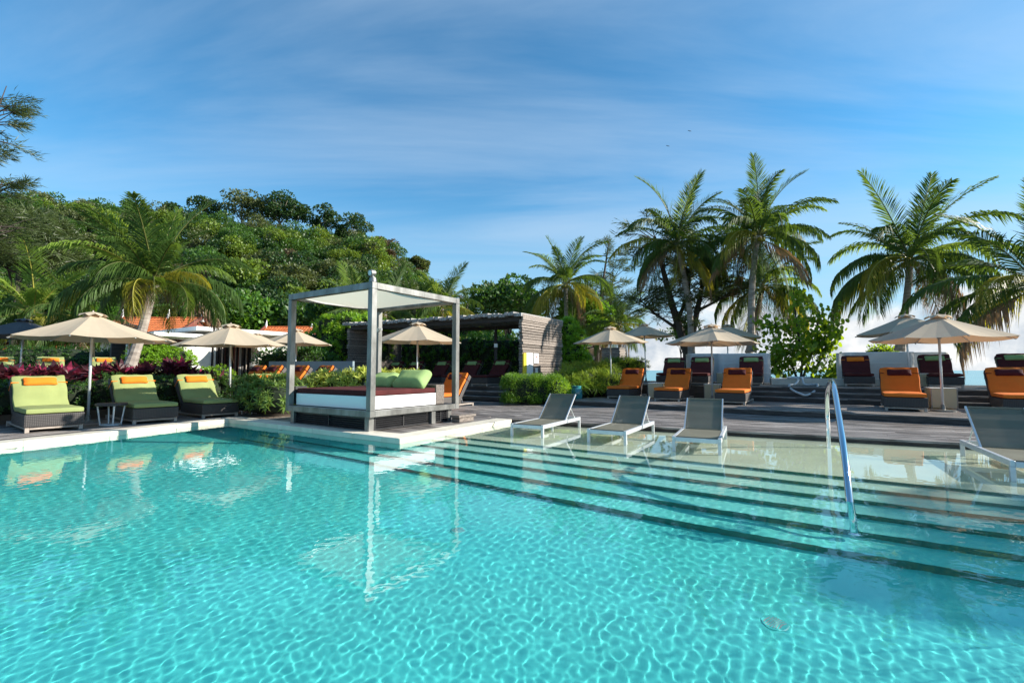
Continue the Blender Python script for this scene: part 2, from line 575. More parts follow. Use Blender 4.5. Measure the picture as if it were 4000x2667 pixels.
M['cordp'] = leafm('pink_cordyline_leaf', (.30, .035, .085), (.55, .07, .14), .35, .4)
M['grassy'] = leafm('reedy_leaf', (.15, .25, .03), (.42, .56, .06), .35, .4)
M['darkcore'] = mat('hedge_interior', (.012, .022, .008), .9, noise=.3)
HILLM = [leafm('hill_leaf_dark', (.024, .060, .012), (.08, .16, .02), .25, .4),
         leafm('hill_leaf_mid', (.042, .100, .014), (.14, .28, .02), .28, .4),
         leafm('hill_leaf_olive', (.075, .095, .028), (.18, .22, .04), .28, .4),
         leafm('hill_leaf_lime', (.10, .16, .016), (.30, .40, .03), .3, .35),
         leafm('hill_leaf_brown', (.085, .060, .028), (.16, .10, .03), .2, .3),
         mat('hill_wood', (.22, .19, .15), .9)]


def tile_material():  # light absorbed by deeper water is put into the tile colour
    m = bpy.data.materials.new('pool_depth_tinted_tile'); m.use_nodes = True
    nt = m.node_tree; b = nt.nodes['Principled BSDF']
    b.inputs['Roughness'].default_value = .4
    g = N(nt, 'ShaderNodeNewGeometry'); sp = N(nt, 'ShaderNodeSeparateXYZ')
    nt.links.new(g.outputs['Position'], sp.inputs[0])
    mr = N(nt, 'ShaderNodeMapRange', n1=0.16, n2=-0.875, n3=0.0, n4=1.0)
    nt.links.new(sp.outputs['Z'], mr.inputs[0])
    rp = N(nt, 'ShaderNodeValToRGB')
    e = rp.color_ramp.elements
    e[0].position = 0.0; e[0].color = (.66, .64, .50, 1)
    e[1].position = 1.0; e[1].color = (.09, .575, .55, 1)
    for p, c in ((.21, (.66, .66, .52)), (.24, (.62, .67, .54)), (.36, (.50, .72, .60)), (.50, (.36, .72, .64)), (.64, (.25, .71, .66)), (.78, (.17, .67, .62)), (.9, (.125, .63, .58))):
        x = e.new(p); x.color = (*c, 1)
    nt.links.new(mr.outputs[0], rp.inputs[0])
    nz = N(nt, 'ShaderNodeTexNoise', i_Scale=1.3, i_Detail=5.0)
    nt.links.new(g.outputs['Position'], nz.inputs['Vector'])
    mm = N(nt, 'ShaderNodeMapRange', n1=.3, n2=.7, n3=.90, n4=1.06)
    nt.links.new(nz.outputs[0], mm.inputs[0])
    sc = N(nt, 'ShaderNodeVectorMath', operation='SCALE')
    nt.links.new(rp.outputs[0], sc.inputs[0]); nt.links.new(mm.outputs[0], sc.inputs['Scale'])
    nt.links.new(sc.outputs[0], b.inputs['Base Color'])
    return m


M['tile'] = tile_material()
M['riser_shade'] = mat('riser_shade_teal', (.055, .19, .165), .4, noise=.12, scale=1.5)  # shade on the step risers put into a dark teal colour
M['wline'] = mat('grey_waterline_tile', (.25, .26, .215), .35, noise=.15, scale=3)
M['tilew'] = mat('shade_deepened_wall_tile', (.10, .46, .42), .4, noise=.1, scale=1.2)  # shadow on the pool walls partly put into this darker teal
wm = bpy.data.materials.new('pool_water'); wm.use_nodes = True
nt = wm.node_tree; nt.nodes.clear()
o_ = nt.nodes.new('ShaderNodeOutputMaterial'); gl = N(nt, 'ShaderNodeBsdfGlass', i_IOR=1.33, i_Roughness=0.0)
gl.inputs['Color'].default_value = (.95, 1.0, .995, 1)
nt.links.new(gl.outputs[0], o_.inputs[0])
M['water'] = wm
M['sea'] = mat('sea', (.10, .34, .36), .25, noise=.15, scale=.02, bump=.25, bscale=.8)
M['land'] = mat('sandy_ground', (.22, .19, .12), .9, noise=.1, scale=.15, col2=(.07, .10, .03), bump=.4, bscale=2)
M['hill'] = mat('hill_ground', (.015, .022, .010), .95, noise=.4, scale=.3)

# ================================================================== setting: pool
D0 = .15
K1, K2, K3 = (-6.59, 10.93), (-1.86, 7.80), (-0.01, 10.88)
E1 = (16.0, 2.82)
A0 = (-12.8, -6.0)


def poly_prism(mb, pts, z0, z1, mi=0):
    n = len(pts)
    v = [(x, y, z0) for x, y in pts] + [(x, y, z1) for x, y in pts]
    f = [tuple(range(n - 1, -1, -1)), tuple(range(n, 2 * n))] + [(i, (i + 1) % n, n + (i + 1) % n, n + i) for i in range(n)]
    mb.add(v, f, mi)
    return mb


KP = .945          # water stands 8 cm below the coping
ZW = 1.28 * (1 - KP)


def zp(z): return ZW + KP * z


# pool shell: floor, shelf and six steps
mb = MB()
mb.add([(-15, -8, zp(-1.0)), (18, -8, zp(-1.0)), (18, 13, zp(-1.0)), (-15, 13, zp(-1.0))], [(0, 1, 2, 3)])
floor = mb.build('pool_floor', M['tile'])
tag(floor, kind='structure')
sv = [(7.08 - .41 * k) * KP for k in range(6)]
steps_o = bpy.data.objects.new('pool_steps', None); C.objects.link(steps_o); tag(steps_o, kind='structure')
for k in range(6):
    zt = zp(-.10 - .15 * k)
    mb = MB()
    v0 = sv[k]; v1 = sv[k - 1] + .03 if k else 14.0
    pts = [G(-9.5, v0), G(14, v0), G(14, v1), G(-9.5, v1)]
    poly_prism(mb, [(p.x, p.y) for p in pts], -1.05, zt - (.0 if k == 0 else .0))
    o = mb.build('pool_step' if k else 'pool_shelf', M['tile'], steps_o)
    o.cycles.is_caustics_receiver = True
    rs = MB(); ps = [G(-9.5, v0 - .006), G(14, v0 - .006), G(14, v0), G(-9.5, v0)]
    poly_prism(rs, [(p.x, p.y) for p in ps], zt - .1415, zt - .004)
    o = rs.build('riser_shade_facing', M['riser_shade'], steps_o); o.cycles.is_caustics_receiver = True  # thin facing that carries the painted riser shade
floor.cycles.is_caustics_receiver = True


def wall(p, q, name, z0=-1.1, z1=.02, th=.12, side=1):
    p, q = Vector((*p, 0)), Vector((*q, 0))
    d = (q - p).normalized()
    n = Vector((-d.y, d.x, 0)) * side
    mb = MB()
    poly_prism(mb, [(p.x, p.y), (q.x, q.y), (q.x + n.x * th, q.y + n.y * th), (p.x + n.x * th, p.y + n.y * th)] if side > 0 else
               [(p.x + n.x * th, p.y + n.y * th), (q.x + n.x * th, q.y + n.y * th), (q.x, q.y), (p.x, p.y)], z0, z1)
    o = mb.build(name, M['tilew']); tag(o, kind='structure')
    o.cycles.is_caustics_receiver = True
    return o


wall(A0, K1, 'pool_wall_west')
wall((K1[0] - .12, K1[1] + .08), K2, 'pool_wall_daybed')
wall(K2, (K3[0] + .05, K3[1] + .12), 'pool_wall_daybed_side')
wall((-.3, 11.025), E1, 'pool_wall_deck', z1=.02).data.materials[0] = M['riser']


def offs(p, q, w, z0, z1, name, e0=0., e1=0., side=1, seglen=1.2, mt='coping'):
    """coping run of stones laid along p->q, outward by w"""
    root = bpy.data.objects.new(name, None); C.objects.link(root); tag(root, kind='structure')
    p, q = Vector((*p, 0)), Vector((*q, 0))
    d = (q - p).normalized(); L = (q - p).length
    n = Vector((-d.y, d.x, 0)) * side
    k = max(1, round((L + e0 + e1) / seglen)); st = (L + e0 + e1) / k
    for i in range(k):
        mb = MB(); fc = MB()
        a = p + d * (-e0 + i * st + .002); b = p + d * (-e0 + (i + 1) * st - .002)
        pts = [a - n * .02, b - n * .02, b + n * w, a + n * w]
        if side < 0: pts = pts[::-1]
        poly_prism(mb, [(t.x, t.y) for t in pts], z1 - .098, z1)
        mb.build('coping_stone', M[mt], root, bevel=.006, seg=1)
        pts = [a - n * .008, b - n * .008, b + n * .1, a + n * .1]
        if side < 0: pts = pts[::-1]
        poly_prism(fc, [(t.x, t.y) for t in pts], z0 - .02, z1 - .0985)
        fc.build('waterline_tile', M['wline'], root)
    return root


offs(A0, K1, .38, -.02, D0 + .004, 'coping_west', e1=.0)
offs(K1, K2, .42, -.02, D0 + .008, 'coping_daybed', e0=.30, e1=.0)
offs(K2, K3, .42, -.02, D0 + .004, 'coping_daybed_side', e0=.018, e1=-.02)

# water sheet with real ripples
PP_ = [A0, K1, K2, K3, E1, (16, -6)]


def inside(X, Y, grow=.1):
    # right of A; then outside the daybed corner; below the deck edge
    def side(p, q, X, Y):
        L = math.hypot(q[0] - p[0], q[1] - p[1])
        return ((q[0] - p[0]) * (Y - p[1]) - (q[1] - p[1]) * (X - p[0])) / L
    a = side(A0, K1, X, Y) < grow
    b = (side(K1, K2, X, Y) < grow) | (side(K2, K3, X, Y) < grow)
    c = side(K3, E1, X, Y) < grow
    return a & b & c


ys = [-6.0]
while ys[-1] < 1.3: ys.append(ys[-1] + .12)
while ys[-1] < 12: ys.append(ys[-1] + max(.0105, .0029 * ys[-1]))
ys = np.array(ys)
sI = np.concatenate([np.linspace(-6, -1.1, 40)[:-1], np.arange(-1.1, 1.15, .0032), np.linspace(1.15, 6, 40)])
SS, YY = np.meshgrid(sI, ys)
XX = SS * (1.5 + .75 * np.maximum(YY, 1.0))
HX = np.gradient(XX, axis=1)
ZZ = np.full_like(XX, ZW)
wr = np.random.default_rng(5)
for i in range(80):
    lam = math.exp(wr.uniform(math.log(.040), math.log(.22)))
    th = wr.normal(.35, 1.05)
    kk = 2 * math.pi / lam
    slope = .00150 * (lam / .10) ** .1
    wgt = np.clip((lam / np.maximum(HX, .0095) - 2.6) / 1.6, 0, 1) * (YY > 1.0)
    # ripples die down over the shallow shelf
    vv = XX * VX + YY * VY
    calm = np.clip((7.6 - vv) / 2.2, .22, 1)
    ph_ = wr.uniform(0, 6.28, 3)
    wgt = wgt * (1 + .45 * np.sin(.9 * XX + .6 * YY + ph_[0]) * np.sin(.7 * YY - .5 * XX + ph_[1]))
    if lam > .12: wgt = wgt * np.clip(YY / 6.5, .18, 1)
    ZZ += wgt * calm * slope / kk * np.sin(kk * (XX * math.cos(th) + YY * math.sin(th)) + wr.uniform(0, 6.28))
ny, nx = XX.shape
Vw = np.stack([XX, YY, ZZ], -1).reshape(-1, 3)
idx = np.arange((ny - 1) * (nx - 1)); r_ = idx // (nx - 1); c_ = idx % (nx - 1); a_ = r_ * nx + c_
Fw = np.stack([a_, a_ + 1, a_ + 1 + nx, a_ + nx], -1)
ctr = Vw[Fw].mean(1)
Fw = Fw[inside(ctr[:, 0], ctr[:, 1]) & (ctr[:, 0] < 16) & (ctr[:, 0] > -13)]
used = np.unique(Fw); remap = np.full(len(Vw), -1); remap[used] = np.arange(len(used))
water = put('pool_water', npmesh('pool_water', Vw[used], remap[Fw], M['water'], smooth=True))
tag(water, kind='structure')
water.cycles.is_caustics_caster = True

# round drain grilles on the pool floor, wall inlet
proto = None
for i, (x, y, lb) in enumerate(((-.54, 4.83, 'small round drain grille on pool floor, in front of the daybed post reflection'),
                                (1.78, 3.27, 'small round drain grille on pool floor nearest the camera, right of centre'))):
    t = thing('drain_grille', lb, 'drain', (x * KP, y * KP, zp(-1.0)), .6, 'drain grilles on the pool floor')
    MB().lathe([(.078, 0), (.078, .006), (.070, .010)], 24).build('rim', M['tile'], t)
    for j in range(7):
        yy = -.048 + .016 * j; hw = math.sqrt(max(.0, .060 ** 2 - yy * yy))
        MB().box(-hw, hw, yy - .003, yy + .003, .0103, .013).build('slot', M['inkgrey'], t)
t = thing('wall_inlet', 'small round water inlet in the shaded pool wall under the daybed', 'inlet', (K1[0] + 2.15 * UX * 1.0, K1[1] - 2.15 * .66 * .84 + .0, -.14), 0)
t.location = Vector((K1[0], K1[1], -.06)) + (Vector((K2[0] - K1[0], K2[1] - K1[1], 0)).normalized() * 2.2)
MB().tube([(0, -.02, 0), (-.012, -.045, 0)], .05, 12).build('rim', M['black'], t)

# ================================================================== land, sea, hill
mb = MB()
hx0, hx1, hy0, hy1 = -15, 16.5, -8, 13
ou = [(-600, -60), (600, -60), (600, 34), (60, 34), (18, 29), (8, 34), (2, 60), (4, 120), (-20, 400), (-600, 400)]
zl = .02
# ring of quads around the pool hole, one sheet
mb.add([(-600, -60, zl), (600, -60, zl), (600, hy0, zl), (-600, hy0, zl)], [(0, 1, 2, 3)])
mb.add([(-600, hy0, zl), (hx0, hy0, zl), (hx0, hy1, zl), (-600, hy1, zl)], [(0, 1, 2, 3)])
mb.add([(hx1, hy0, zl), (600, hy0, zl), (600, hy1, zl), (hx1, hy1, zl)], [(0, 1, 2, 3)])
mb.add([(-600, hy1, zl), (600, hy1, zl), (600, 26, zl), (40, 26, zl), (12, 29, zl), (4, 38, zl), (0, 60, zl), (-5, 120, zl), (-30, 400, zl), (-600, 400, zl)],
       [tuple(range(10))])
tag(mb.build('ground', M['land']), kind='structure')
mb = MB()
mb.add([(-9000, 20, -2.2), (9000, 20, -2.2), (9000, 16000, -2.2), (-9000, 16000, -2.2)], [(0, 1, 2, 3)])
tag(mb.build('sea', M['sea']), kind='structure')
mb = MB()
mb.add([(40, 25.8, .02), (12, 28.8, .02), (4, 37.8, .02), (0, 60, .02), (9, 64, -2.3), (16, 42, -2.3), (22, 36, -2.3), (60, 34, -2.3), (600, 25.8, .02), (600, 34, -2.3)],
       [(8, 0, 7, 9), (0, 1, 6, 7), (1, 2, 5, 6), (2, 3, 4, 5)])
tag(mb.build('beach', mat('beach_sand', (.55, .48, .36), .9, noise=.1)), kind='structure')

HX_ = np.array([-230, -165, -140, -115, -91, -74, -62, -49.5, -41, -33, -24.7, -19.8, -14, -8, 0, 10.])
HZ_ = np.array([48, 45, 45, 43, 40, 38, 35, 34, 32.5, 28.5, 21, 17, 10, 4, .5, 0.])


def hill(x, y):
    zr = np.interp(x, HX_, HZ_)
    t = np.clip((y - 58) / 92, 0, 1)
    s = np.sin(t * math.pi / 2) ** 1.15
    back = np.clip(1 - (y - 150) / 140, 0, 1)
    return zr * s * np.where(y > 150, back, 1) + .03 * np.sin(x * .3) * zr * t


gx = np.linspace(-230, 12, 80); gy = np.linspace(56, 290, 60)
Gx, Gy = np.meshgrid(gx, gy)
Gz = hill(Gx, Gy)
Vh = np.stack([Gx, Gy, Gz - .1], -1).reshape(-1, 3)
idx = np.arange(59 * 79); r_ = idx // 79; c_ = idx % 79; a_ = r_ * 80 + c_
tag(put('hill', npmesh('hill', Vh, np.stack([a_, a_ + 1, a_ + 81, a_ + 80], -1), M['hill'], smooth=True)), kind='structure')


def crown_pts(R, Hh, nblob, nleaf, blobr=.42, low=-.35):
    """points and outward directions on a lumpy crown, centred at 0"""
    c = sphere_pts(nblob, low) * np.array([R, R, Hh]) * rng.uniform(.45, .8, (nblob, 1))
    b = rng.integers(0, nblob, nleaf)
    d = sphere_pts(nleaf, -.55)
    rb = (blobr * R * rng.uniform(.7, 1.25, nblob))[b][:, None]
    P = c[b] + d * rb * np.array([1, 1, .75]) * rng.uniform(.8, 1.05, (nleaf, 1))
    return P, d, b


tv, tf = np.array([[0, -.32, 0], [.95, 0, .05], [.05, .42, 0]], float), np.array([[0, 1, 2]])
tri = []
mis = []
trees = []
wr = np.random.default_rng(3)
for y in np.arange(62, 156, 6.0):
    for x in np.arange(-1.13 * y - 6, 6, 5.9):
        xx = x + wr.uniform(-2.2, 2.2); yy = y + wr.uniform(-2.2, 2.2)
        if hill(xx, yy) < .4 and yy > 66: continue
        trees.append((xx, yy))
for (x, y) in trees:
    R = wr.uniform(2.9, 4.6) * (1.0 if y < 110 else 1.1)
    hh = R * wr.uniform(.75, 1.1)
    z = float(hill(x, y))
    nl = 2100 if y < 112 else 1500
    P, d, b = crown_pts(R, hh, wr.integers(7, 14), nl)
    P = P + np.array([x, y, z + hh * .9 + wr.uniform(0, 2.5)])
    dd = d + rng.normal(size=d.shape) * .9
    v, f = scatter(tv, tf, P, dd, rng.uniform(.26, .50, nl) * R / 4.0 * 1.05, up=None)
    m = wr.choice(5, p=[.31, .36, .17, .13, .03])
    tri.append((v, f)); mis.append(np.full(len(f), m))
V_, F_ = join(tri)
fo = put('hillside_forest', npmesh('hillside_forest', V_, F_, HILLM[:5], np.concatenate(mis)))
tag(fo, 'dense mixed green forest covering the hill behind the pool', 'forest', kind='stuff')


def tree(name, label, cat, x, y, z, H, R, hh, leafmat, bark, nl, lw=.75, ls=.5, nblob=12, trunk=.2, lean=(0, 0), group=None,
         tmpl=None, blobr=.42, low=-.35, nlimb=6, drp=0.0):
    t = thing(name, label, cat, (x, y, z), 0, group)
    tm = MB()
    top = Vector((lean[0], lean[1], H - hh * .5))
    pts = [Vector((0, 0, -.3)), top * .35 + Vector((random.uniform(-.1, .1) * R * .3, 0, 0)), top * .7, top]
    tm.tube(pts, [trunk, trunk * .8, trunk * .6, trunk * .3], 8)
    P, d, b = crown_pts(R, hh, nblob, nl, blobr, low)
    P = P + np.array([lean[0], lean[1], H - hh * .55])
    for k in range(nlimb):
        s = pts[1].lerp(pts[3], random.uniform(.2, .9))
        e = Vector(P[random.randrange(nl)]) * .92
        mid = s.lerp(e, .5) + Vector((0, 0, -.08 * R))
        tm.tube([s, mid, e], [trunk * .4, trunk * .26, trunk * .1], 5)
    tm.build('trunk', bark, t, smooth=True)
    t_ = tmpl or leaf_t(lw)
    dd = d + rng.normal(size=d.shape) * .8
    dd[:, 2] -= drp
    v, f = scatter(t_[0], t_[1], P, dd, rng.uniform(.7, 1.3, nl) * ls)
    put('crown', npmesh('crown', v, f, leafmat), t)
    return t


# skyline trees that can be told apart  (pixel column -> X at Y~145)
SK = [(785, 780, 6.5, 0), (925, 755, 7.0, 2), (1000, 785, 6.2, 2), (1075, 765, 7.2, 0), (1140, 800, 5.0, 0), (1255, 812, 5.6, 0), (1375, 850, 6.0, 0), (1325, 890, 3.6, 0),
      (1470, 935, 4.2, 1), (1840 - 205, 1015, 3.6, 2), (500, 795, 5.5, 1), (330, 790, 7.5, 1), (180, 775, 6.5, 1), (60, 790, 6.0, 0), (650, 800, 4.5, 0)]
names = ['rounded emergent tree on the ridge just right of the big palm crown', 'tall forked pale-limbed tree standing on the ridge above the left gazebo post',
         'olive-brown tree joined to the right of the forked ridge tree', 'broad dark tree on the highest middle part of the ridge',
         'smaller dark tree just right of the broad ridge tree', 'tall slender open tree standing alone on the descending ridge',
         'broad open tree on the ridge, last tall one before the slope falls', 'low bushy tree left of the last tall ridge tree',
         'dense round tree where the ridge begins to fall steeply', 'small olive tree sticking out halfway down the falling ridge',
         'green tree on the ridge seen above the big palm', 'wide green tree on the ridge left of the big palm', 'flat-topped dark tree on the ridge near the feathery pine',
         'dark tree on the ridge behind the feathery pine', 'small dark tree on the ridge between two palm fronds']
for (px, py, w, mi_), nm in zip(SK, names):
    Y = 146
    X = (px - 2000) / 1820 * Y
    zt = 1.28 + (1446 - py) / 1820 * Y
    zb = float(hill(X, Y)) + 2
    H = zt - zb
    R = w * .92
    tree('ridge_tree', nm, 'tree', X, Y, zb, H, R, R * .95, HILLM[mi_], HILLM[5], 2600, ls=.62, nblob=20, trunk=.38, low=-.8, group='trees standing up along the ridge',
         blobr=.34, nlimb=9)
# single trees with a look of their own on the slope
for (px, py, Y, w, mi_, nm) in ((905, 990, 100, 5.5, 3, 'bright layered green tree on the slope below the forked ridge tree'),
                                (1420, 1040, 112, 7.5, 3, 'wide lime-green domed tree on the slope above the gazebo corner'),
                                (940, 1090, 80, 5.5, 3, 'yellow-green tree on the lower slope right of the palm crown'),
                                (1150, 1100, 84, 6.0, 2, 'grey-green thin-leaved tree on the slope left of the gazebo corner'),
                                (1180, 960, 118, 7.0, 1, 'dark green tall tree mid slope above the gazebo roof'),
                                (1500, 1000, 120, 3.2, 4, 'small red-brown tree on the slope right of the lime-green dome')):
    X = (px - 2000) / 1820 * Y; zt = 1.28 + (1446 - py) / 1820 * Y + w * .4
    zb = float(hill(X, Y)); H = max(zt - zb, w)
    tree('slope_tree', nm, 'tree', X, Y, zb, H, w * .8, w * .7, HILLM[mi_], HILLM[5], 3000, ls=.52, nblob=20, trunk=.35, blobr=.38,
         group='trees told apart on the slope')

# ================================================================== decks
def deck(name, P0, ang, s0, s1, n0, n1, z, w=.14, th=.035, under=.25, seed=1, fn=None):
    """planked deck: local x along boards, y across; root at P0"""
    root = bpy.data.objects.new(name, None); C.objects.link(root); tag(root, kind='structure')
    root.location = (P0[0], P0[1], z); root.rotation_euler = (0, 0, ang)
    rr = random.Random(seed)
    shared = {}
    k = int((n1 - n0) / w)
    for i in range(k):
        y0 = n0 + i * w
        a, b = (s0, s1) if fn is None else fn(y0 + w / 2)
        cuts = [a]
        while cuts[-1] < b - 3.2: cuts.append(cuts[-1] + rr.uniform(2.4, 4.6))
        cuts.append(b)
        for c0, c1 in zip(cuts, cuts[1:]):
            if c1 - c0 < .05: continue
            L = c1 - c0 - .006
            me = MB().box(0, L, 0, w - .008, -th, 0).mesh('plank', M['wood'])
            o = put('plank', me, root)
            o.location = (c0, y0, rr.uniform(-.002, .002))
    mb = MB()
    lo = fn(n0)[0] if fn else s0
    mb.box(max(s0, lo), s1, n0 + .012, n1, -under, -th - .004)
    mb.build('deck_frame', M['riser'], root)
    return root


# tier 1 (pool deck)
d1 = Vector((.893, -.450)); a1 = math.atan2(-.450, .893)
def t1fn(n):
    # boards start on the line that continues the daybed coping
    # point P = K3 + d1*s + n1*n ; need u >= -6.3
    # u(P) = P.x*UX + P.y*UY
    ux = K3[0] * UX + K3[1] * UY
    du = d1.x * UX + d1.y * UY
    nu = .450 * UX + .893 * UY
    s = (-6.33 + .0 - ux - nu * n) / du
    return (max(s, -6.0), 17.0)
deck('pool_deck', K3, a1, -6, 17, .012, 5.4, D0, w=.145, under=.13, seed=2, fn=t1fn)
# deck around the daybed
deck('daybed_deck', G(0, 0), GR, -11.0, -6.34, 5.92, 13.9, D0 - .004, w=.145, under=.12, seed=3)
# steps up to the cabana
for i, v in enumerate((13.75, 14.3)):
    deck('cabana_step', G(0, 0), GR, -13.2, -8.7, v, v + .6, .32 + .17 * i, w=.145, under=.14, seed=5 + i)
deck('cabana_deck', G(0, 0), GR, -20, -8.6, 14.85, 19.2, .66, w=.145, under=.5, seed=9)
# west deck under the green loungers
aw = math.atan2(K1[1] - A0[1], K1[0] - A0[0])
deck('west_deck', (K1[0], K1[1]), aw, -16, 4.6, .385, 3.5, D0 - .002, w=.145, under=.12, seed=11)
# tier 2
P2 = (2.24, 15.11); a2 = math.atan2(-.615, .7885)
deck('middle_deck', P2, a2, -.6, 22, 0, 3.45, .30, w=.145, under=.14, seed=13)
for i in range(2):
    deck('upper_step', P2, a2, 3.3, 22, 3.37 + .4 * i, 3.37 + .4 * i + .44, .45 + .15 * i, w=.145, under=.14, seed=17 + i)
deck('upper_deck', P2, a2, -3.5, 22, 4.17, 10.2, .75, w=.145, under=.6, seed=21)
# raised terraces on the left
deck('orange_lounger_deck', G(0, 0), GR, -19.5, -13.2, 8.6, 13.6, .40, w=.145, under=.36, seed=23)
deck('west_terrace', G(0, 0), GR, -32, -20.6, -2, 13, .80, w=.145, under=.7, seed=25)
for nm, (u0, u1, v0, v1, z0, z1) in (('planting_bed', (-20.6, -14.25, -8, 8.5, .0, .35)), ('daybed_planting_bed', (-13.1, -11.02, 5.95, 8.55, .0, .17))):
    mb = MB(); poly_prism(mb, [(G(u, v).x, G(u, v).y) for u, v in ((u0, v0), (u1, v0), (u1, v1), (u0, v1))], z0, z1)
    tag(mb.build(nm, M['soil']), kind='structure')

# ================================================================== soft shapes
def rbox(cx, cy, cz, sx, sy, sz, r=.03, n=8, puff=0.0, M_=None, wob=0.0, pinch=0.0, seed=0):
    """rounded box as verts/quads, centre + full sizes"""
    rr = np.random.default_rng(seed)
    h = np.array([sx, sy, sz]) / 2
    V, F = [], []
    g = np.linspace(-1, 1, n + 1)
    g = np.sign(g) * np.abs(g) ** .8
    for ax in range(3):
        for s in (-1, 1):
            a, b = [(1, 2), (2, 0), (0, 1)][ax]
            A, B = np.meshgrid(g, g, indexing='ij')
            P = np.zeros(A.shape + (3,)); P[..., ax] = s; P[..., a] = A; P[..., b] = B
            o = sum(len(v) for v in V)
            V.append((P * h).reshape(-1, 3))
            i, j = np.meshgrid(np.arange(n), np.arange(n), indexing='ij')
            q = (i * (n + 1) + j).ravel()
            quad = np.stack([q, q + n + 1, q + n + 2, q + 1], 1)
            if s < 0: quad = quad[:, ::-1]
            F.append(quad + o)
    V = np.concatenate(V); F = np.concatenate(F)
    r = min(r, h.min() * .98)
    c = np.clip(V, -(h - r), h - r)
    d = V - c
    L = np.linalg.norm(d, axis=1, keepdims=True)
    V = np.where(L > 1e-9, c + d / np.maximum(L, 1e-9) * np.minimum(r, np.maximum(L, r)), V)
    u, w = V[:, 0] / h[0], V[:, 1] / h[1]
    if pinch:
        f = 1 - pinch * (np.abs(u * w)) ** 2
        e = np.maximum(0, 1 - np.maximum(np.abs(u), np.abs(w)) ** 4)
        V[:, 2] *= .12 + .88 * e ** .5
        # concave sides, pulled out corners
        V[:, 0] *= 1 - .09 * (1 - w ** 2)
        V[:, 1] *= 1 - .09 * (1 - u ** 2)
    if puff:
        V[:, 2] += puff * (1 - u ** 2) * (1 - w ** 2) * (V[:, 2] > 0)
    if wob:
        ph = rr.uniform(0, 6, 6)
        V[:, 2] += wob * (np.sin(V[:, 0] * 19 + ph[0] + 2 * np.sin(V[:, 1] * 9 + ph[1])) * np.sin(V[:, 1] * 7 + ph[2]))
        V[:, 0] += wob * .6 * np.sin(V[:, 1] * 13 + ph[3]); V[:, 1] += wob * .6 * np.sin(V[:, 0] * 15 + ph[4])
    V = V + np.array([cx, cy, cz])
    if M_ is not None:
        A = np.array(M_)
        V = V @ A[:3, :3].T + A[:3, 3]
    return V, F


def soft(name, m, parent, *a, **k):
    V, F = rbox(*a, **k)
    return put(name, npmesh(name, V, F, m, smooth=True), parent)


# ================================================================== wicker loungers
def wicker_lounger(nm, label, group, mc, mp_, W=.82, rec=54):
    t = thing(nm, label, 'sun lounger', (0, 0, 0), 0, group)
    for sx in (-1, 1):
        for y in (.05, 1.92):
            MB().box(sx * (W / 2 - .045) - .03, sx * (W / 2 - .045) + .03, y - .03, y + .03, 0, .095).build('leg', M['teak'], t, bevel=.004)
    f = MB()
    for sx in (-1, 1): f.box(sx * (W / 2 - .045) - .022, sx * (W / 2 - .045) + .022, .082, 1.888, .052, .094)
    f.box(-W / 2 + .077, W / 2 - .077, .03, .07, .052, .094); f.box(-W / 2 + .077, W / 2 - .077, 1.9, 1.94, .052, .094)
    f.build('frame', M['teak'], t, bevel=.003)
    MB().box(-W / 2, W / 2, 0, 1.30, .097, .325).build('wicker_base', M['wicker'], t, bevel=.018, seg=2)
    al = rad(rec)
    Mx = Matrix.Translation((0, 1.20, .30)) @ Matrix.Rotation(al, 4, 'X')
    MB().box(-W / 2, W / 2, -.04, .86, -.135, -.005, Mx).build('wicker_back', M['wicker'], t, bevel=.018, seg=2)
    MB().tube([Mx @ Vector((0, .6, -.14)), (0, 1.86, .07)], .011, 6).build('prop', M['alu'], t)
    soft('seat_cushion', M[mc], t, 0, .60, .382, W - .02, 1.25, .10, r=.032, puff=.012, wob=.004, n=9, seed=1)
    bc = soft('back_cushion', M[mc], t, 0, .445, .055, W - .02, .86, .10, r=.036, puff=.022, wob=.012, n=12, M_=Mx, seed=2)
    pil = soft('pillow', M[mp_], t, 0, .665, .145, .54, .20, .11, r=.055, wob=.004, n=8, pinch=.5, M_=Mx, seed=3)
    for sx in (-1, 1):
        s = MB()
        s.box(min(sx * .24, sx * (W / 2 + .006)), max(sx * .24, sx * (W / 2 + .006)), .655, .675, .109, .113, Mx)
        x_ = sx * (W / 2 + .006)
        s.box(min(x_, x_ - sx * .004), max(x_, x_ - sx * .004), .655, .675, -.14, .109, Mx)
        s.build('strap', M[mp_], pil)
    return t


GL, GO = 'green wicker loungers on the left', 'orange wicker loungers'
GM = 'maroon wicker loungers'
gp = wicker_lounger('sun_lounger', 'lime green lounger with orange pillow nearest the camera, cut by the left edge', GL, 'green', 'orange2', rec=50)
op = wicker_lounger('sun_lounger', 'orange lounger with maroon pillow half hidden behind the daybed, its side and prop showing', GO, 'orange', 'maroon2')
mpz = wicker_lounger('sun_lounger', 'maroon lounger with green pillow, leftmost on the upper deck, behind two orange loungers', GM, 'maroon', 'green2')
mo = wicker_lounger('sun_lounger', 'maroon lounger with an orange pillow in front of the white woven screen', GM, 'maroon', 'orange2')
RG = rad(56)


def setl(root, first, loc, rz, label, group):
    if first:
        root.location = loc; root.rotation_euler = (0, 0, rz); root['label'] = label
        return root
    return dup(root, loc, rz, label, group)


def fl(x, y, z, rz, W=.76):      # from measured front-left foot to the centre of the foot end
    return (x + math.cos(rz) * W / 2, y + math.sin(rz) * W / 2, z)


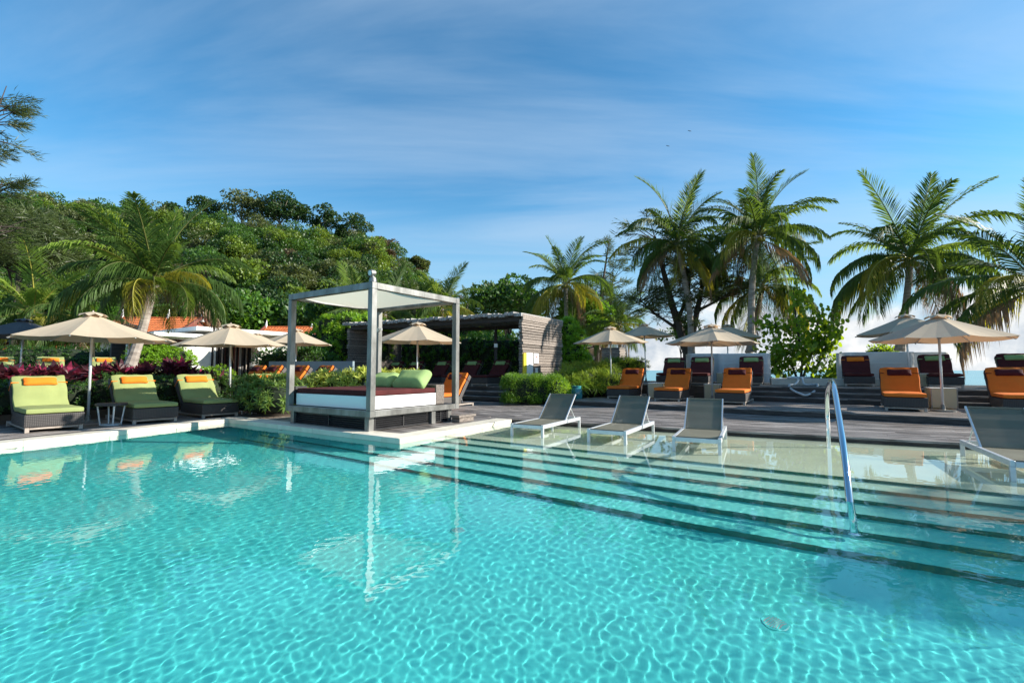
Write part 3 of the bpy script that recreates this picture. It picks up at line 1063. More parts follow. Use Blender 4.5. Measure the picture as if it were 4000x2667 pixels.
L0 = gp['label']
r = rad(54)
setl(gp, True, fl(-8.74, 8.46, D0, r), r, L0, GL)
dup(gp, fl(-7.88, 9.80, D0, r), r, 'lime green poolside lounger with orange pillow just right of the first round side table', GL)
dup(gp, fl(-7.24, 11.02, D0, r), r, 'lime green lounger with orange pillow in shade, third from the left along the pool edge', GL)
dup(gp, (-6.55, 12.85, D0), rad(36), 'lime green lounger half hidden behind the bushy green plants beside the daybed', GL)
for (px, d, lb) in ((5, 18.2, 'green lounger on the terrace behind the purple plants, cut by the left edge'),
                    (208, 18.7, 'green lounger with orange pillow on the terrace, right of the dark grey parasol pole'),
                    (418, 19.2, 'green lounger with orange pillow on the terrace just left of the leaning palm trunk'),
                    (582, 19.8, 'green lounger with orange pillow on the terrace just right of the leaning palm trunk')):
    dup(gp, ((px - 2000) / 1820 * d + .9, d - .95, .80), rad(46), lb, GL)
setl(op, True, (G(-9.75, 9.95, D0).x, G(-9.75, 9.95, D0).y, D0), GR, op['label'], GO)
for (px, d, lb) in ((1026, 16.9, 'orange lounger nearest the round stone planter, leftmost of the row before the blue-grey wall'),
                    (1090, 16.4, 'orange lounger seen just left of the daybed corner post, second of the row'),
                    (1190, 16.5, 'orange lounger directly right of a parasol pole, before the blue-grey wall'),
                    (1285, 16.7, 'orange lounger at the right end of the row before the blue-grey wall')):
    X = (px - 2000) / 1820 * d
    dup(op, (X - .95, d - 1.45, .40), GR, lb, GO)
for (x, y, lb) in ((3.33, 16.35, 'orange lounger at the left end of the middle deck, beside the reedy bush'),
                   (4.58, 15.05, 'orange lounger with sun on its cushion between two cream cube lamps'),
                   (5.92, 13.62, 'orange lounger on the middle deck right of the central parasol pole, behind a sling lounger')):
    dup(op, fl(x, y, .3, GR), GR, lb, GO)
dup(op, fl(9.12, 11.45, .3, rad(-36)), rad(-36), 'orange lounger on the middle deck left of the front right parasol pole', GO)
dup(op, fl(11.30, 10.75, .3, rad(-36)), rad(-36), 'orange lounger at the right edge of the photo, behind the sling lounger, in shade', GO)
# maroon: cabana row and upper deck
for i, (px, d, lb) in enumerate(((1565, 22.8, 'maroon lounger with green pillow at the left end inside the slatted cabana'),
                                 (1642, 22.0, 'maroon lounger with green pillow, second inside the cabana, behind the parasol pole'),
                                 (1745, 21.3, 'maroon lounger with green pillow in the middle of the row inside the cabana'),
                                 (1862, 20.4, 'maroon lounger with green pillow in sun in the cabana, just right of the daybed post'),
                                 (1972, 19.9, 'maroon lounger with green pillow in shade beside the cabana end wall'))):
    X = (px - 2000) / 1820 * d
    dup(mpz, (X - 1.0, d - 1.5, .66), GR, lb, GM)
setl(mpz, True, ((2583 - 2000) / 1820 * 18.6, 18.0, .75), rad(-30), mpz['label'], GM)
dup(mpz, (6.62, 16.8, .75), rad(-30), 'maroon lounger with green pillow right behind the pole of the central parasol', GM)
dup(mpz, (8.30, 16.35, .75), rad(-30), 'maroon lounger with green pillow behind the orange lounger, before the big white woven shell', GM)
setl(mo, True, (11.45, 15.4, .75), rad(-33), mo['label'], GM)
dup(mpz, (13.15, 14.15, .75), rad(-33), 'maroon lounger with green pillow behind the front right parasol pole', GM)
dup(mpz, (14.75, 13.15, .75), rad(-33), 'maroon lounger with green pillow cut by the right edge, on the upper deck', GM)

# ================================================================== sling loungers in the shallow water
GS = 'silver sling loungers standing in the shallow water'


def sling_lounger(label):
    t = thing('sling_lounger', label, 'sun lounger', (0, 0, 0), 0, GS)
    W, L, zt = .72, 1.92, .33
    for sx in (-1, 1):
        x = sx * (W / 2 - .024)
        for y in (.024, L - .024):
            MB().box(x - .024, x + .024, y - .024, y + .024, 0, zt - .07).build('leg', M['alu'], t, bevel=.003)
        MB().box(x - .024, x + .024, 0, L, zt - .068, zt).build('side_rail', M['alu'], t, bevel=.003)
    f = MB()
    f.box(-W / 2 + .05, W / 2 - .05, .0, .045, zt - .078, zt - .012).build('cross_rail', M['alu'], t, bevel=.003)
    MB().box(-W / 2 + .05, W / 2 - .05, L - .045, L, zt - .068, zt - .004).build('cross_rail', M['alu'], t, bevel=.003)
    s = MB(); s.box(-W / 2 + .052, W / 2 - .052, .048, 1.17, zt - .012, zt - .006)
    s.box(-W / 2 + .052, W / 2 - .052, .03, .056, zt - .02, zt + .004)
    s.build('seat_sling', M['sling'], t)
    Mx = Matrix.Translation((0, 1.19, zt + .0)) @ Matrix.Rotation(rad(42), 4, 'X')
    b = MB(); b.box(-W / 2 + .075, W / 2 - .075, .0, .76, -.003, .003, Mx)
    for sx in (-1, 1): b.box(sx * (W / 2 - .075) - .012, sx * (W / 2 - .075) + .012, 0, .76, -.011, .009, Mx)
    b.box(-W / 2 + .075, W / 2 - .075, .735, .765, -.010, .010, Mx); b.box(-W / 2 + .075, W / 2 - .075, -.01, .02, -.010, .010, Mx)
    b.build('back_sling', M['sling'], t)
    fr = MB()
    for sx in (-1, 1): fr.beam(Mx @ Vector((sx * (W / 2 - .05), -.03, 0)), Mx @ Vector((sx * (W / 2 - .05), .76, 0)), .022, .03)
    fr.build('back_frame', M['alu'], t)
    for sx in (-1, 1):
        MB().tube([Mx @ Vector((sx * (W / 2 - .055), .36, -.01)), (sx * (W / 2 - .055), 1.72, zt - .02)], .009, 6).build('prop', M['alu'], t)
    pl_ = MB(); pl_.box(-.17, -.05, 1.36, 1.42, zt - .10, zt - .02); pl_.box(.02, .20, 1.52, 1.56, zt - .08, zt - .02)
    pl_.build('hinge_bracket', M['alu'], t)
    for o in kids(t): o.cycles.is_caustics_receiver = False
    return t


sp_ = sling_lounger('silver sling lounger in the shallow water nearest the stone coping of the daybed')
r = rad(-31)
sp_.location = (.28 * KP, 9.15 * KP, zp(-.10)); sp_.rotation_euler = (0, 0, r + rad(1)); sp_.scale = (KP, KP, KP)
dup(sp_, (1.66 * KP, 8.3 * KP, zp(-.10)), r, 'silver sling lounger in shallow water, middle of the three left of the handrail', GS)
dup(sp_, (2.88 * KP, 7.37 * KP, zp(-.10)), r + rad(4), 'silver sling lounger in the shallow water left of the chrome handrail, seen almost end on', GS)
dup(sp_, (6.12 * KP, 5.33 * KP, zp(-.10)), r, 'silver sling lounger at the right edge of the photo, cut off by the frame', GS)

# ================================================================== daybed gazebo
F0 = Vector((-2.58, 8.53, 0))
gz = thing('daybed_gazebo', 'square steel four-poster daybed gazebo with white sail roof on the stone pool corner', 'gazebo', (F0.x, F0.y, D0), GR)
UW, VW = 2.72, 2.50      # along -x (u) and +y (v)
zb0, zb1, zt1 = .27, .385, 2.77
PW = .12


def gx_(u): return -UW + u


posts = [(-PW, 0, 0, PW), (-UW, -UW + PW, 0, PW), (-PW, 0, VW - PW, VW), (-UW, -UW + PW, VW - PW, VW)]
for a, b, c, d in posts:
    MB().box(a, b, c, d, zb1 + .001, zt1 - .125).build('post', M['steel'], gz, bevel=.005)
for z0, z1, nm in ((zb0, zb1, 'base_rail'), (zt1 - .123, zt1, 'roof_beam')):
    MB().box(-UW, 0, 0, PW, z0, z1).build(nm, M['steel'], gz, bevel=.004)
    MB().box(-UW, 0, VW - PW, VW, z0, z1).build(nm, M['steel'], gz, bevel=.004)
    MB().box(-UW + .002, -UW + PW - .002, PW + .001, VW - PW - .001, z0 + .002, z1 - .002).build(nm, M['steel'], gz, bevel=.004)
    MB().box(-PW + .002, -.002, PW + .001, VW - PW - .001, z0 + .002, z1 - .002).build(nm, M['steel'], gz, bevel=.004)
# corner knee plates under the roof beams
for (x, y) in ((-UW + PW, .05), (-UW + .05, PW), (-UW + .05, VW - PW)):
    pass
# feet
for (x, y) in ((-.16, .12), (-UW + .16, .12), (-.16, VW - .2), (-UW + .16, VW - .2), (-.10, 1.72)):
    MB().box(x - .06, x + .06, y - .06, y + .06, 0, zb0 - .001).build('foot', M['steel'], gz, bevel=.004)


def louvre(x0, x1, y0, y1):
    """louvred panel between two plan points"""
    p = thing('louvre_panel', None, None); p.parent = gz
    d = Vector((x1 - x0, y1 - y0, 0)); L = d.length; a = math.atan2(d.y, d.x)
    M_ = Matrix.Translation((x0, y0, 0)) @ Matrix.Rotation(a, 4, 'Z')
    mb = MB()
    for q in (0, L / 2 - .012, L - .024): mb.box(q, q + .024, -.02, .02, .012, zb0 - .008, M_)
    mb.box(.024, L - .024, -.02, .02, .012, .03, M_); mb.box(.024, L - .024, -.02, .02, zb0 - .03, zb0 - .008, M_)
    mb.box(.024, L - .024, .03, .034, .012, zb0 - .01, M_)
    mb.build('louvre_frame', M['black'], p)
    for seg in ((.026, L / 2 - .014), (L / 2 + .014, L - .026)):
        for k in range(5):
            z = .045 + k * .040
            q = MB(); q.box(seg[0], seg[1], -.024, .008, -.003, .003, M_ @ Matrix.Translation((0, 0, z)) @ Matrix.Rotation(rad(32), 4, 'X'))
            q.build('louvre_blade', M['black'], p)


louvre(-UW + .23, -.23, .12, .12)
louvre(-.12, -.12, .19, 1.65)
louvre(-.12, -.12, 1.79, 2.22)
MB().box(-UW + .05, -.05, .05, VW - .05, zb1 - .03, zb1 - .004).build('platform', M['riser'], gz)
# white bed box, headboard
MB().box(-UW + .17, -.15, .14, 1.90, zb1 + .01, zb1 + .255).build('bed_box', M['white2'], gz, bevel=.006)
MB().box(-UW + .17, -.15, 1.905, 2.17, zb1 + .01, zb1 + .43).build('headboard', M['slat'], gz, bevel=.006)
soft('mattress', M['maroon'], gz, -UW / 2 + .01, 1.02, zb1 + .315, UW - .33, 1.75, .115, r=.03, n=10, puff=.008, wob=.003)
MB().box(-UW + .02, -UW + .14, .135, .40, zb1 + .02, zb1 + .40).build('side_arm', M['black'], gz)
# sagging sail
n = 14
v, f = [], []
for i in range(n + 1):
    for j in range(n + 1):
        a, b = i / n, j / n
        e = .05 * (math.sin(math.pi * a) + math.sin(math.pi * b))
        x = -UW + .10 + (UW - .20) * a; y = .10 + (VW - .20) * b
        x += (-(a - .5) * .16) * math.sin(math.pi * b); y += (-(b - .5) * .16) * math.sin(math.pi * a)
        z = zt1 - .05 - .08 * math.sin(math.pi * a) * math.sin(math.pi * b) - .05 * math.sin(math.pi * b)
        v.append((x, y, z))
for i in range(n):
    for j in range(n): f.append((i * (n + 1) + j, (i + 1) * (n + 1) + j, (i + 1) * (n + 1) + j + 1, i * (n + 1) + j + 1))
q = MB(); q.add(v, f); q.build('sail_roof', M['sailw'], gz, smooth=True)
step = MB(); step.box(.03, .30, 2.15, 2.75, .10, .15); step.box(.05, .27, 2.2, 2.7, .0, .10)
step.build('side_step', M['slat'], gz, bevel=.004)
MB().box(-.55, -.02, VW - .035, VW - .02, zt1 + .01, zt1 + .02).build('roof_bracket', M['alu'], gz)


def spot(label, x, y, z, rz, wall_=False):
    t = thing('spotlight', label, 'lamp', gz.matrix_basis @ Vector((x, y, z)), GR + rz, 'spotlights on the daybed gazebo')
    if not wall_:
        MB().lathe([(.075, 0), (.058, .085), (.05, .09)], 16).build('base', M['steel'], t, smooth=False)
        c = (0, 0, .175)
        MB().tube([(0, 0, .09), (0, 0, .13)], .02, 8).build('stem', M['alu'], t)
    else:
        MB().box(-.11, .11, .0, .04, -.03, .03).build('base', M['alu'], t, bevel=.004)
        c = (.03, -.05, -.02)
    h = MB().tube([(c[0] + .0, c[1] + .05, c[2]), (c[0], c[1] + .02, c[2]), (c[0], c[1] - .07, c[2] - .012)], [.035, .062, .062], 16).build('lamp_head', M['steel'], t, smooth=False)
    MB().tube([(c[0], c[1] - .071, c[2] - .0125), (c[0], c[1] - .076, c[2] - .0128)], .045, 16).build('lens', M['lampglass'], h)


spot('eyeball spotlight on a cone base on top of the front corner of the daybed gazebo', -.06, .06, zt1 + .001, 0)
spot('small spotlight clamped to the rear post of the daybed gazebo', -UW + PW + .0, VW - PW - .03, 2.18, .5, True)


def big_pillow(label, x, y, z, rz, tilt, sx=.78, sy=.5):
    Mx = Matrix.Rotation(rz, 4, 'Z') @ Matrix.Rotation(tilt, 4, 'X')
    V, F = rbox(0, 0, 0, sx, sy, .33, r=.15, n=16, pinch=.5, wob=.006, M_=Mx, seed=int(x * 100) % 17)
    o = put('cushion', npmesh('cushion', V, F, M['green2'], smooth=True))
    o.location = gz.matrix_basis @ Vector((x, y, z)); o.rotation_euler = (0, 0, GR)
    return tag(o, label, 'cushion', 'green cushions on the daybed')


big_pillow('green cushion lying flatter on the maroon daybed mattress, the left of the two', -1.35, 1.50, zb1 + .50, rad(10), rad(20), .80, .56)
big_pillow('green cushion propped up on the headboard of the daybed, the right of the two', -.52, 1.56, zb1 + .54, rad(14), rad(38), .84, .56)

# ================================================================== parasols
GU = 'parasols round the pool'


PR = random.Random(9)


def parasol(label, x, y, z, H, R, rot=0.0, cm='canopy', pole_lean=(0, 0)):
    t = thing('parasol', label, 'parasol', (x, y, z), rot, GU)
    t.rotation_euler = (PR.uniform(-.022, .022), PR.uniform(-.022, .022), rot)
    rise = .58 * R / 1.5
    zr_ = H - rise
    mb = MB()
    nseg, nr = 8, 6
    v, f = [], []
    for i in range(nr + 1):
        a = i / nr
        for k in range(nseg * 4):
            th = 2 * math.pi * k / (nseg * 4)
            q = (k % 4) / 4
            s = 1 - (4 * q * (1 - q)) * .0 
            rr = R * (.05 + .95 * a)
            ch = math.cos(math.pi / nseg) / math.cos(((th % (2 * math.pi / nseg)) - math.pi / nseg))
            sag = .045 * a * 4 * q * (1 - q)
            rr2 = rr * ch * (1 - .02 * a * 4 * q * (1 - q))
            zz = H - rise * a ** .93 - sag * .8
            v.append((rr2 * math.cos(th), rr2 * math.sin(th), zz))
    m_ = nseg * 4
    for i in range(nr):
        for k in range(m_):
            f.append((i * m_ + k, (i + 1) * m_ + k, (i + 1) * m_ + (k + 1) % m_, i * m_ + (k + 1) % m_))
    mb.add(v, f)
    me = mb.mesh('canopy', M[cm])
    can = put('canopy', me, t)
    # split gores keep crisp ridges: smooth inside a gore only
    me.polygons.foreach_set('use_smooth', [False] * len(me.polygons))
    # vent cap
    v, f = [], []
    for i, (rr, zz) in enumerate(((.02, .07), (.14, .045), (.27, -.015))):
        for k in range(32):
            th = 2 * math.pi * k / 32
            s = 1 + (.10 if i == 2 else 0) * math.cos(8 * th)
            v.append((rr * R / 1.5 * s * math.cos(th), rr * R / 1.5 * s * math.sin(th), H + zz + (.03 * math.cos(8 * th + 3.14) if i == 2 else 0)))
    for i in range(2):
        for k in range(32): f.append((i * 32 + k, (i + 1) * 32 + k, (i + 1) * 32 + (k + 1) % 32, i * 32 + (k + 1) % 32))
    q = MB(); q.add(v, f); q.build('vent_cap', M[cm], can, smooth=True)
    MB().tube([(0, 0, H + .02), (0, 0, H + .10)], [.025, .012], 8).build('finial', M['teak'], t)
    MB().tube([(0, 0, 0), (0, 0, H - .05)], .026, 12).build('pole', M['alu'], t, smooth=True)
    MB().tube([(0, 0, zr_ + .02), (0, 0, zr_ + .10)], .045, 10).build('hub', M['teak'], t)
    for k in range(8):
        th = 2 * math.pi * k / 8
        c, s = math.cos(th), math.sin(th)
        rb = MB().beam((.04 * c, .04 * s, H - .045), (R * .985 * c, R * .985 * s, zr_ - .018), .018, .02).build('rib', M['alu'], t)
        MB().beam((.05 * c, .05 * s, zr_ + .05), (R * .52 * c, R * .52 * s, H - .055 - rise * .52), .014, .014).build('strut', M['alu'], rb)
    MB().lathe([(.24, 0), (.24, .03), (.05, .05), (.04, .16)], 20).build('base_plate', M['steel'], t)
    MB().tube([(.035, .01, zr_ - .05), (.05, .02, zr_ - .35), (.08, .0, zr_ - .5), (.035, .01, zr_ - .32), (.034, .01, zr_ - .05)], .006, 5).build('cord', M['rope'], t)
    return t


PAR = [('large taupe parasol over the first green loungers, nearest on the left', 357, 10.25, D0, 2.35, 1.36, .1, 'canopy'),
       ('dark charcoal grey parasol at the far left edge', 80, 16.5, .80, 2.25, 1.50, .3, 'canopy'),
       ('taupe parasol mostly hidden behind the nearest left one, beside the leaning palm trunk', 500, 17.0, .80, 2.12, 1.45, .2, 'canopy'),
       ('taupe parasol between the green loungers and the daybed, in front of the white building', 905, 13.1, D0, 2.37, 1.40, .05, 'canopy'),
       ('taupe parasol half covered by the daybed left post, over the orange row', 1155, 19.0, .40, 2.50, 1.42, .25, 'canopy'),
       ('taupe parasol with only its tip showing behind the one before the white building', 1003, 23.5, .40, 2.70, 1.42, .3, 'canopy'),
       ('taupe parasol seen inside the daybed frame, in front of the cabana', 1630, 14.9, D0, 2.60, 1.46, .0, 'canopy'),
       ('taupe parasol beside the reedy bush, leftmost of the right-hand group', 2386, 17.8, .30, 2.58, 1.42, .15, 'canopy'),
       ('taupe parasol farther back, second of the right-hand group, before the casuarina trunks', 2522, 21.5, .75, 2.62, 1.40, .3, 'canopy'),
       ('taupe parasol in the centre of the right-hand group, above the two orange loungers', 2778, 15.2, .30, 2.42, 1.46, .1, 'canopy'),
       ('taupe parasol behind the central one, near the tall palm trunk', 2842, 20.4, .75, 2.48, 1.42, .35, 'canopy'),
       ('large taupe parasol nearest on the right, between two orange loungers', 3672, 11.25, .30, 2.27, 1.42, .0, 'canopy'),
       ('taupe parasol behind the nearest right one, before the white woven shells', 3550, 14.4, .75, 2.20, 1.38, .2, 'canopy')]
for lb, px, d, z, H, R, rot, cm_ in PAR:
    parasol(lb, (px - 2000) / 1820 * d, d, z, H, R, rot + rad(22.5), cm_ if 'charcoal' not in lb else 'canopyd')

# ================================================================== side tables, cube lamps
for (x, y, lb) in ((-8.30, 9.72, 'round dark side table with silver legs between the first two green loungers'),
                   (-6.75, 12.05, 'round dark side table right of the third green lounger, by the bushy plants')):
    t = thing('side_table', lb, 'table', (x, y, D0), .3, 'round side tables')
    MB().lathe([(.25, .40), (.262, .41), (.262, .445), (.25, .455)], 32).build('table_top', M['wicker'], t)
    for k in range(4):
        a = k * math.pi / 2 + .6
        MB().tube([(.22 * math.cos(a), .22 * math.sin(a), .40), (.17 * math.cos(a), .17 * math.sin(a), .02)], .016, 8).build('leg', M['alu'], t)
    MB().tube([(.175 * math.cos(a), .175 * math.sin(a), .012) for a in np.linspace(0, 6.2832, 25)], .012, 6).build('foot_ring', M['alu'], t)

M['shade'] = mat('cream_shade', (.76, .70, .52), .6, noise=.06, scale=3, trans=.5, tcol=(.8, .68, .42))
CUBES = [((2563 - 2000) / 1820 * 16.6, 16.6, .30, .52, 'cream cube lamp table between the first and second orange loungers of the middle deck'),
         ((2780 - 2000) / 1820 * 15.95, 15.95, .30, .50, 'cream cube lamp table behind the pole of the central parasol'),
         ((3666 - 2000) / 1820 * 12.1, 12.1, .30, .52, 'cream cube lamp table beside the front right parasol pole'),
         ((2820 - 2000) / 1820 * 18.2, 18.2, .75, .42, 'small cream cube lamp table on the upper deck, left of the big white shell'),
         ((3583 - 2000) / 1820 * 14.9, 14.9, .75, .42, 'small cream cube lamp table on the upper deck beside the rear right parasol')]
for (x, y, z, s, lb) in CUBES:
    t = thing('cube_lamp', lb, 'lamp', (x, y, z), GR + .1, 'cream cube lamp tables')
    h = s / 2
    b = MB()
    for (a, c) in ((-h, -h), (h - .02, -h), (-h, h - .02), (h - .02, h - .02)): b.box(a, a + .02, c, c + .02, 0, s)
    b.build('frame', M['teak'], t)
    for k in range(4):
        Mz = Matrix.Rotation(k * math.pi / 2, 4, 'Z')
        MB().box(-h + .022, h - .022, -h + .004, -h + .012, .03, s - .004, Mz).build('panel', M['shade'], t)
    MB().box(-h - .004, h + .004, -h - .004, h + .004, s + .001, s + .012).build('table_top', M['white2'], t)

# ================================================================== white woven daybed shells
def shell(label, x, y, z, rz, w, dpt, h, cushion=True):
    t = thing('woven_daybed', label, 'daybed', (x, y, z), rz, 'white woven high-backed daybeds')
    # U-shaped wall with rounded corners, open away from the pool
    pts = []
    rc = .22
    pts.append((-w / 2, dpt))
    for a in np.linspace(math.pi, 1.5 * math.pi, 7): pts.append((-w / 2 + rc + rc * math.cos(a), rc + rc * math.sin(a)))
    for a in np.linspace(1.5 * math.pi, 2 * math.pi, 7): pts.append((w / 2 - rc + rc * math.cos(a), rc + rc * math.sin(a)))
    pts.append((w / 2, dpt))
    th = .05
    v, f = [], []
    n = len(pts)
    for i, (px_, py_) in enumerate(pts):
        a = pts[max(i - 1, 0)]; b = pts[min(i + 1, n - 1)]
        d = Vector((b[0] - a[0], b[1] - a[1])).normalized(); nn = Vector((-d.y, d.x)) * th
        v += [(px_, py_, .06), (px_, py_, h), (px_ + nn.x, py_ + nn.y, h), (px_ + nn.x, py_ + nn.y, .06)]
    for i in range(n - 1):
        for k in range(4):
            f.append((i * 4 + k, i * 4 + (k + 1) % 4, (i + 1) * 4 + (k + 1) % 4, (i + 1) * 4 + k))
    f += [(0, 3, 2, 1), ((n - 1) * 4, (n - 1) * 4 + 1, (n - 1) * 4 + 2, (n - 1) * 4 + 3)]
    q = MB(); q.add(v, f); q.build('woven_shell', M['wickerw'], t)
    fr = MB()
    fr.tube([(p[0], p[1] + .02, h + .012) for p in pts], .018, 6)
    for sx in (-1, 1): fr.box(sx * (w / 2 - .02) - .025, sx * (w / 2 - .02) + .025, dpt + .001, dpt + .045, 0, h)
    for zz in (h * .36, h * .68): fr.tube([(p[0], p[1] - .006, zz) for p in pts[2:-2]], .011, 5)
    fr.build('frame', M['white'], t)
    MB().box(-w / 2 + .07, w / 2 - .07, .3, dpt - .02, .06, .34).build('seat_base', M['wickerw'], t)
    soft('mattress', M['maroon'], t, 0, dpt / 2 + .12, .41, w - .18, dpt - .35, .12, n=6)
    if cushion:
        soft('back_cushion', M['green2'], t, -w / 4, .42, .62, w / 2 - .1, .16, .34, n=6, r=.07)
        soft('back_cushion', M['orange2'], t, w / 4, .42, .60, w / 2 - .1, .16, .30, n=6, r=.07)
    return t


shell('big white woven daybed shell on the upper deck just left of the sea grape tree', 9.2, 18.4, .75, rad(-12), 1.95, 1.1, 1.17)
shell('white woven daybed shell partly hidden, left of the big one, near the palm trunk', 8.25, 19.9, .75, rad(-12), 1.2, 1.1, 1.22)
shell('white woven daybed shell with rounded left corner right of the sea grape tree', 13.5, 17.0, .75, rad(-14), 2.15, 1.0, 1.17)
shell('white woven daybed shell at the right, partly behind the rear parasol pole', 16.0, 17.9, .75, rad(-14), 1.5, 1.0, 1.20)

# ================================================================== chrome handrail
ra, rb = Vector((5.32, 7.92)), Vector((3.32, 4.67))


def rp_(t, z): p = ra.lerp(rb, t); return Vector((p.x, p.y, z))


ctrl = [(0, -.10), (0, .25), (0.0, .62), (.06, .86), (.20, 1.04), (.38, 1.12), (.54, 1.08), (.69, .82), (.83, .54), (.92, .30), (1.0, .0), (1.07, -.35), (1.10, -.70)]
pts = []
for i in range(len(ctrl) - 1):
    p0 = ctrl[max(i - 1, 0)]; p1 = ctrl[i]; p2 = ctrl[i + 1]; p3 = ctrl[min(i + 2, len(ctrl) - 1)]
    for s in np.linspace(0, 1, 6)[:-1]:
        q = [0.5 * (2 * p1[k] + (p2[k] - p0[k]) * s + (2 * p0[k] - 5 * p1[k] + 4 * p2[k] - p3[k]) * s * s + (3 * p1[k] - p0[k] - 3 * p2[k] + p3[k]) * s ** 3) for k in (0, 1)]
        pts.append(rp_(q[0], q[1]))
pts.append(rp_(*ctrl[-1]))
t = thing('handrail', 'tall arched chrome handrail standing in the pool steps', 'handrail', (ra.x, ra.y, -.10))
rail_ = t
MB().tube([p - t.location for p in pts], .033, 16).build('rail_tube', M['chrome'], t, smooth=True)
for p in (pts[0], pts[-1]):
    MB().lathe([(.055, 0), (.055, .012), (.03, .03)], 16, c=tuple(p - Vector((ra.x, ra.y, -.10)))).build('floor_flange', M['chrome'], t)

rail_.location = (ra.x * KP, ra.y * KP, zp(-.10)); rail_.scale = (KP, KP, KP)
# ================================================================== cabana
cb = thing('slatted_cabana', 'long weathered timber slat cabana behind the daybed, open at the front', 'cabana', (.42, 18.0, .66), math.atan2(-.446, .895))
CL, CD, CH = 9.2, 3.25, 2.86
rr = random.Random(4)
cd_a = rad(-33.5) - math.atan2(-.446, .895)     # depth direction relative to local +y
Dy = Vector((-math.sin(cd_a), math.cos(cd_a), 0))
Dx = Vector((math.cos(cd_a), math.sin(cd_a), 0))


def depthM(x, y=0.0, z=0.0):
    o = Vector((x, 0, z)) + Dy * y
    return Matrix(((Dy.x, Dx.x, 0, o.x), (Dy.y, Dx.y, 0, o.y), (0, 0, 1, o.z), (0, 0, 0, 1)))


sh = .108
for x0 in (0.0, -CL + .16):
    k = 0; z = .02
    while z < CH - .32:
        o_ = rr.uniform(-.04, .04); hh_ = rr.uniform(.075, .098)
        m_ = MB().box(-.04 + o_, CD + rr.uniform(-.03, .05), -.16 + rr.uniform(0, .02), .0 + rr.uniform(0, .035), z, z + hh_, depthM(x0)).build('slat', M['slat'], cb)
        z += sh
    MB().box(.0, CD, -.12, -.05, .0, CH - .3, depthM(x0)).build('wall_core', M['riser'], cb)
MB().box(-.06, CD + .04, -.02, .05, CH - .29, CH - .06, depthM(0)).build('end_fascia', M['slat'], cb, bevel=.004)
x = .04
while x > -CL - .05:
    w_ = rr.uniform(.105, .145)
    zo_ = rr.choice((-.022, .02)) + rr.uniform(-.008, .008)
    MB().box(-.16 + rr.uniform(-.03, .03), CD + .1, 0, w_ - .012, CH - .13 + zo_, CH + zo_ + rr.uniform(-.01, .01), depthM(x - w_)).build('roof_board', M['board'], cb)
    x -= w_
for xx in (-CL * .27, -CL * .5, -CL * .86):
    MB().box(1.9, 2.0, -.05, .05, 0, CH - .32, depthM(xx)).build('post', M['riser'], cb)
for yy in (.1, CD - .15):
    MB().beam(Vector((0, 0, CH - .24)) + Dy * yy, Vector((-CL + .1, 0, CH - .24)) + Dy * yy, .09, .17).build('beam', M['riser'], cb)
cabM = cb.matrix_basis.copy()


def onwall(y, z, out=.045):     # point on the sunlit end face
    return Matrix.Translation(Vector((.42, 18.0, .66))) @ Matrix.Rotation(math.atan2(-.446, .895), 4, 'Z') @ depthM(0, y, z) @ Matrix.Translation((0, out, 0))


def flat_on_wall(name, label, cat, y0, y1, z0, z1, m, th=.02, out=.045, group=None):
    o = MB().box(y0, y1, out, out + th, z0, z1).build(name, m)
    o.matrix_basis = Matrix.Translation(Vector((.42, 18.0, .66))) @ Matrix.Rotation(math.atan2(-.446, .895), 4, 'Z') @ depthM(0)
    return tag(o, label, cat, group)


t = flat_on_wall('rescue_board', 'tall white board with yellow edge hung on the sunlit end of the cabana', 'board', .12, .60, .12, 1.30, M['white2'], .05, .05)
for a, b in ((.105, .20),):
    y_ = MB().box(-.10, .12, .045, .11, .10, 1.28).build('yellow_edge', M['yellow'], t, bevel=.02, seg=2)
t2 = flat_on_wall('wall_sign', 'small white notice with a red lotus emblem on the cabana end wall', 'sign', .74, 1.10, .90, 1.30, M['white2'], .015, .045)


def emblem(parent, cy, cz, s, out):
    mb = MB()
    for k in range(5):
        a = rad(-60 + 30 * k)
        pts_ = []
        for q, w_ in ((.0, .02), (.35, .16), (.7, .12), (1.0, .0)):
            pts_.append((q, w_))
        P = [(q, w_) for q, w_ in pts_] + [(q, -w_) for q, w_ in pts_[::-1][1:]]
        v_ = [(cy + s * (q * math.sin(a) + w_ * math.cos(a)), out + .001 * k, cz + s * (q * math.cos(a) - w_ * math.sin(a))) for q, w_ in P]
        mb.add(v_, [tuple(range(len(v_)))])
    mb.build('lotus_emblem', M['ink'], parent)
    mb = MB()
    for k in range(2): mb.box(cy - s * .9, cy + s * .9, out, out + .002, cz - s * (.55 + .35 * k), cz - s * (.45 + .35 * k))
    mb.build('caption_lines', M['inkgrey'], parent)


emblem(t2, .92, 1.12, .085, .062)
t3 = flat_on_wall('wall_box', 'small white switch box below the notice on the cabana end wall', 'box', .82, .96, .52, .72, M['white2'], .06, .045)
# lamp on a post inside the cabana
t = thing('post_lamp', 'small square lamp on a thin dark post inside the cabana', 'lamp', ((1938 - 2000) / 1820 * 20.6, 20.6, .66))
MB().box(-.05, .05, -.04, .04, 0, 1.62).build('post', M['riser'], t)
MB().box(-.09, .07, -.09, .07, 1.622, 1.80).build('lamp_head', M['alu'], t, bevel=.01)
# second small slatted tower farther away
t = thing('slatted_tower', 'small distant slatted timber block seen under the right-hand parasols', 'hut', ((2396 - 2000) / 1820 * 30, 30, 0), GR)
for k in range(26):
    MB().box(-.62 + rr.uniform(-.02, .02), .62 + rr.uniform(-.02, .02), -.5, .5, k * .105, k * .105 + .085).build('slat', M['slat'], t)

# ================================================================== buildings on the left
wb = thing('white_building', 'low white flat-roofed building with dark vertical bars behind the parasols', 'building', (0, 0, 0))


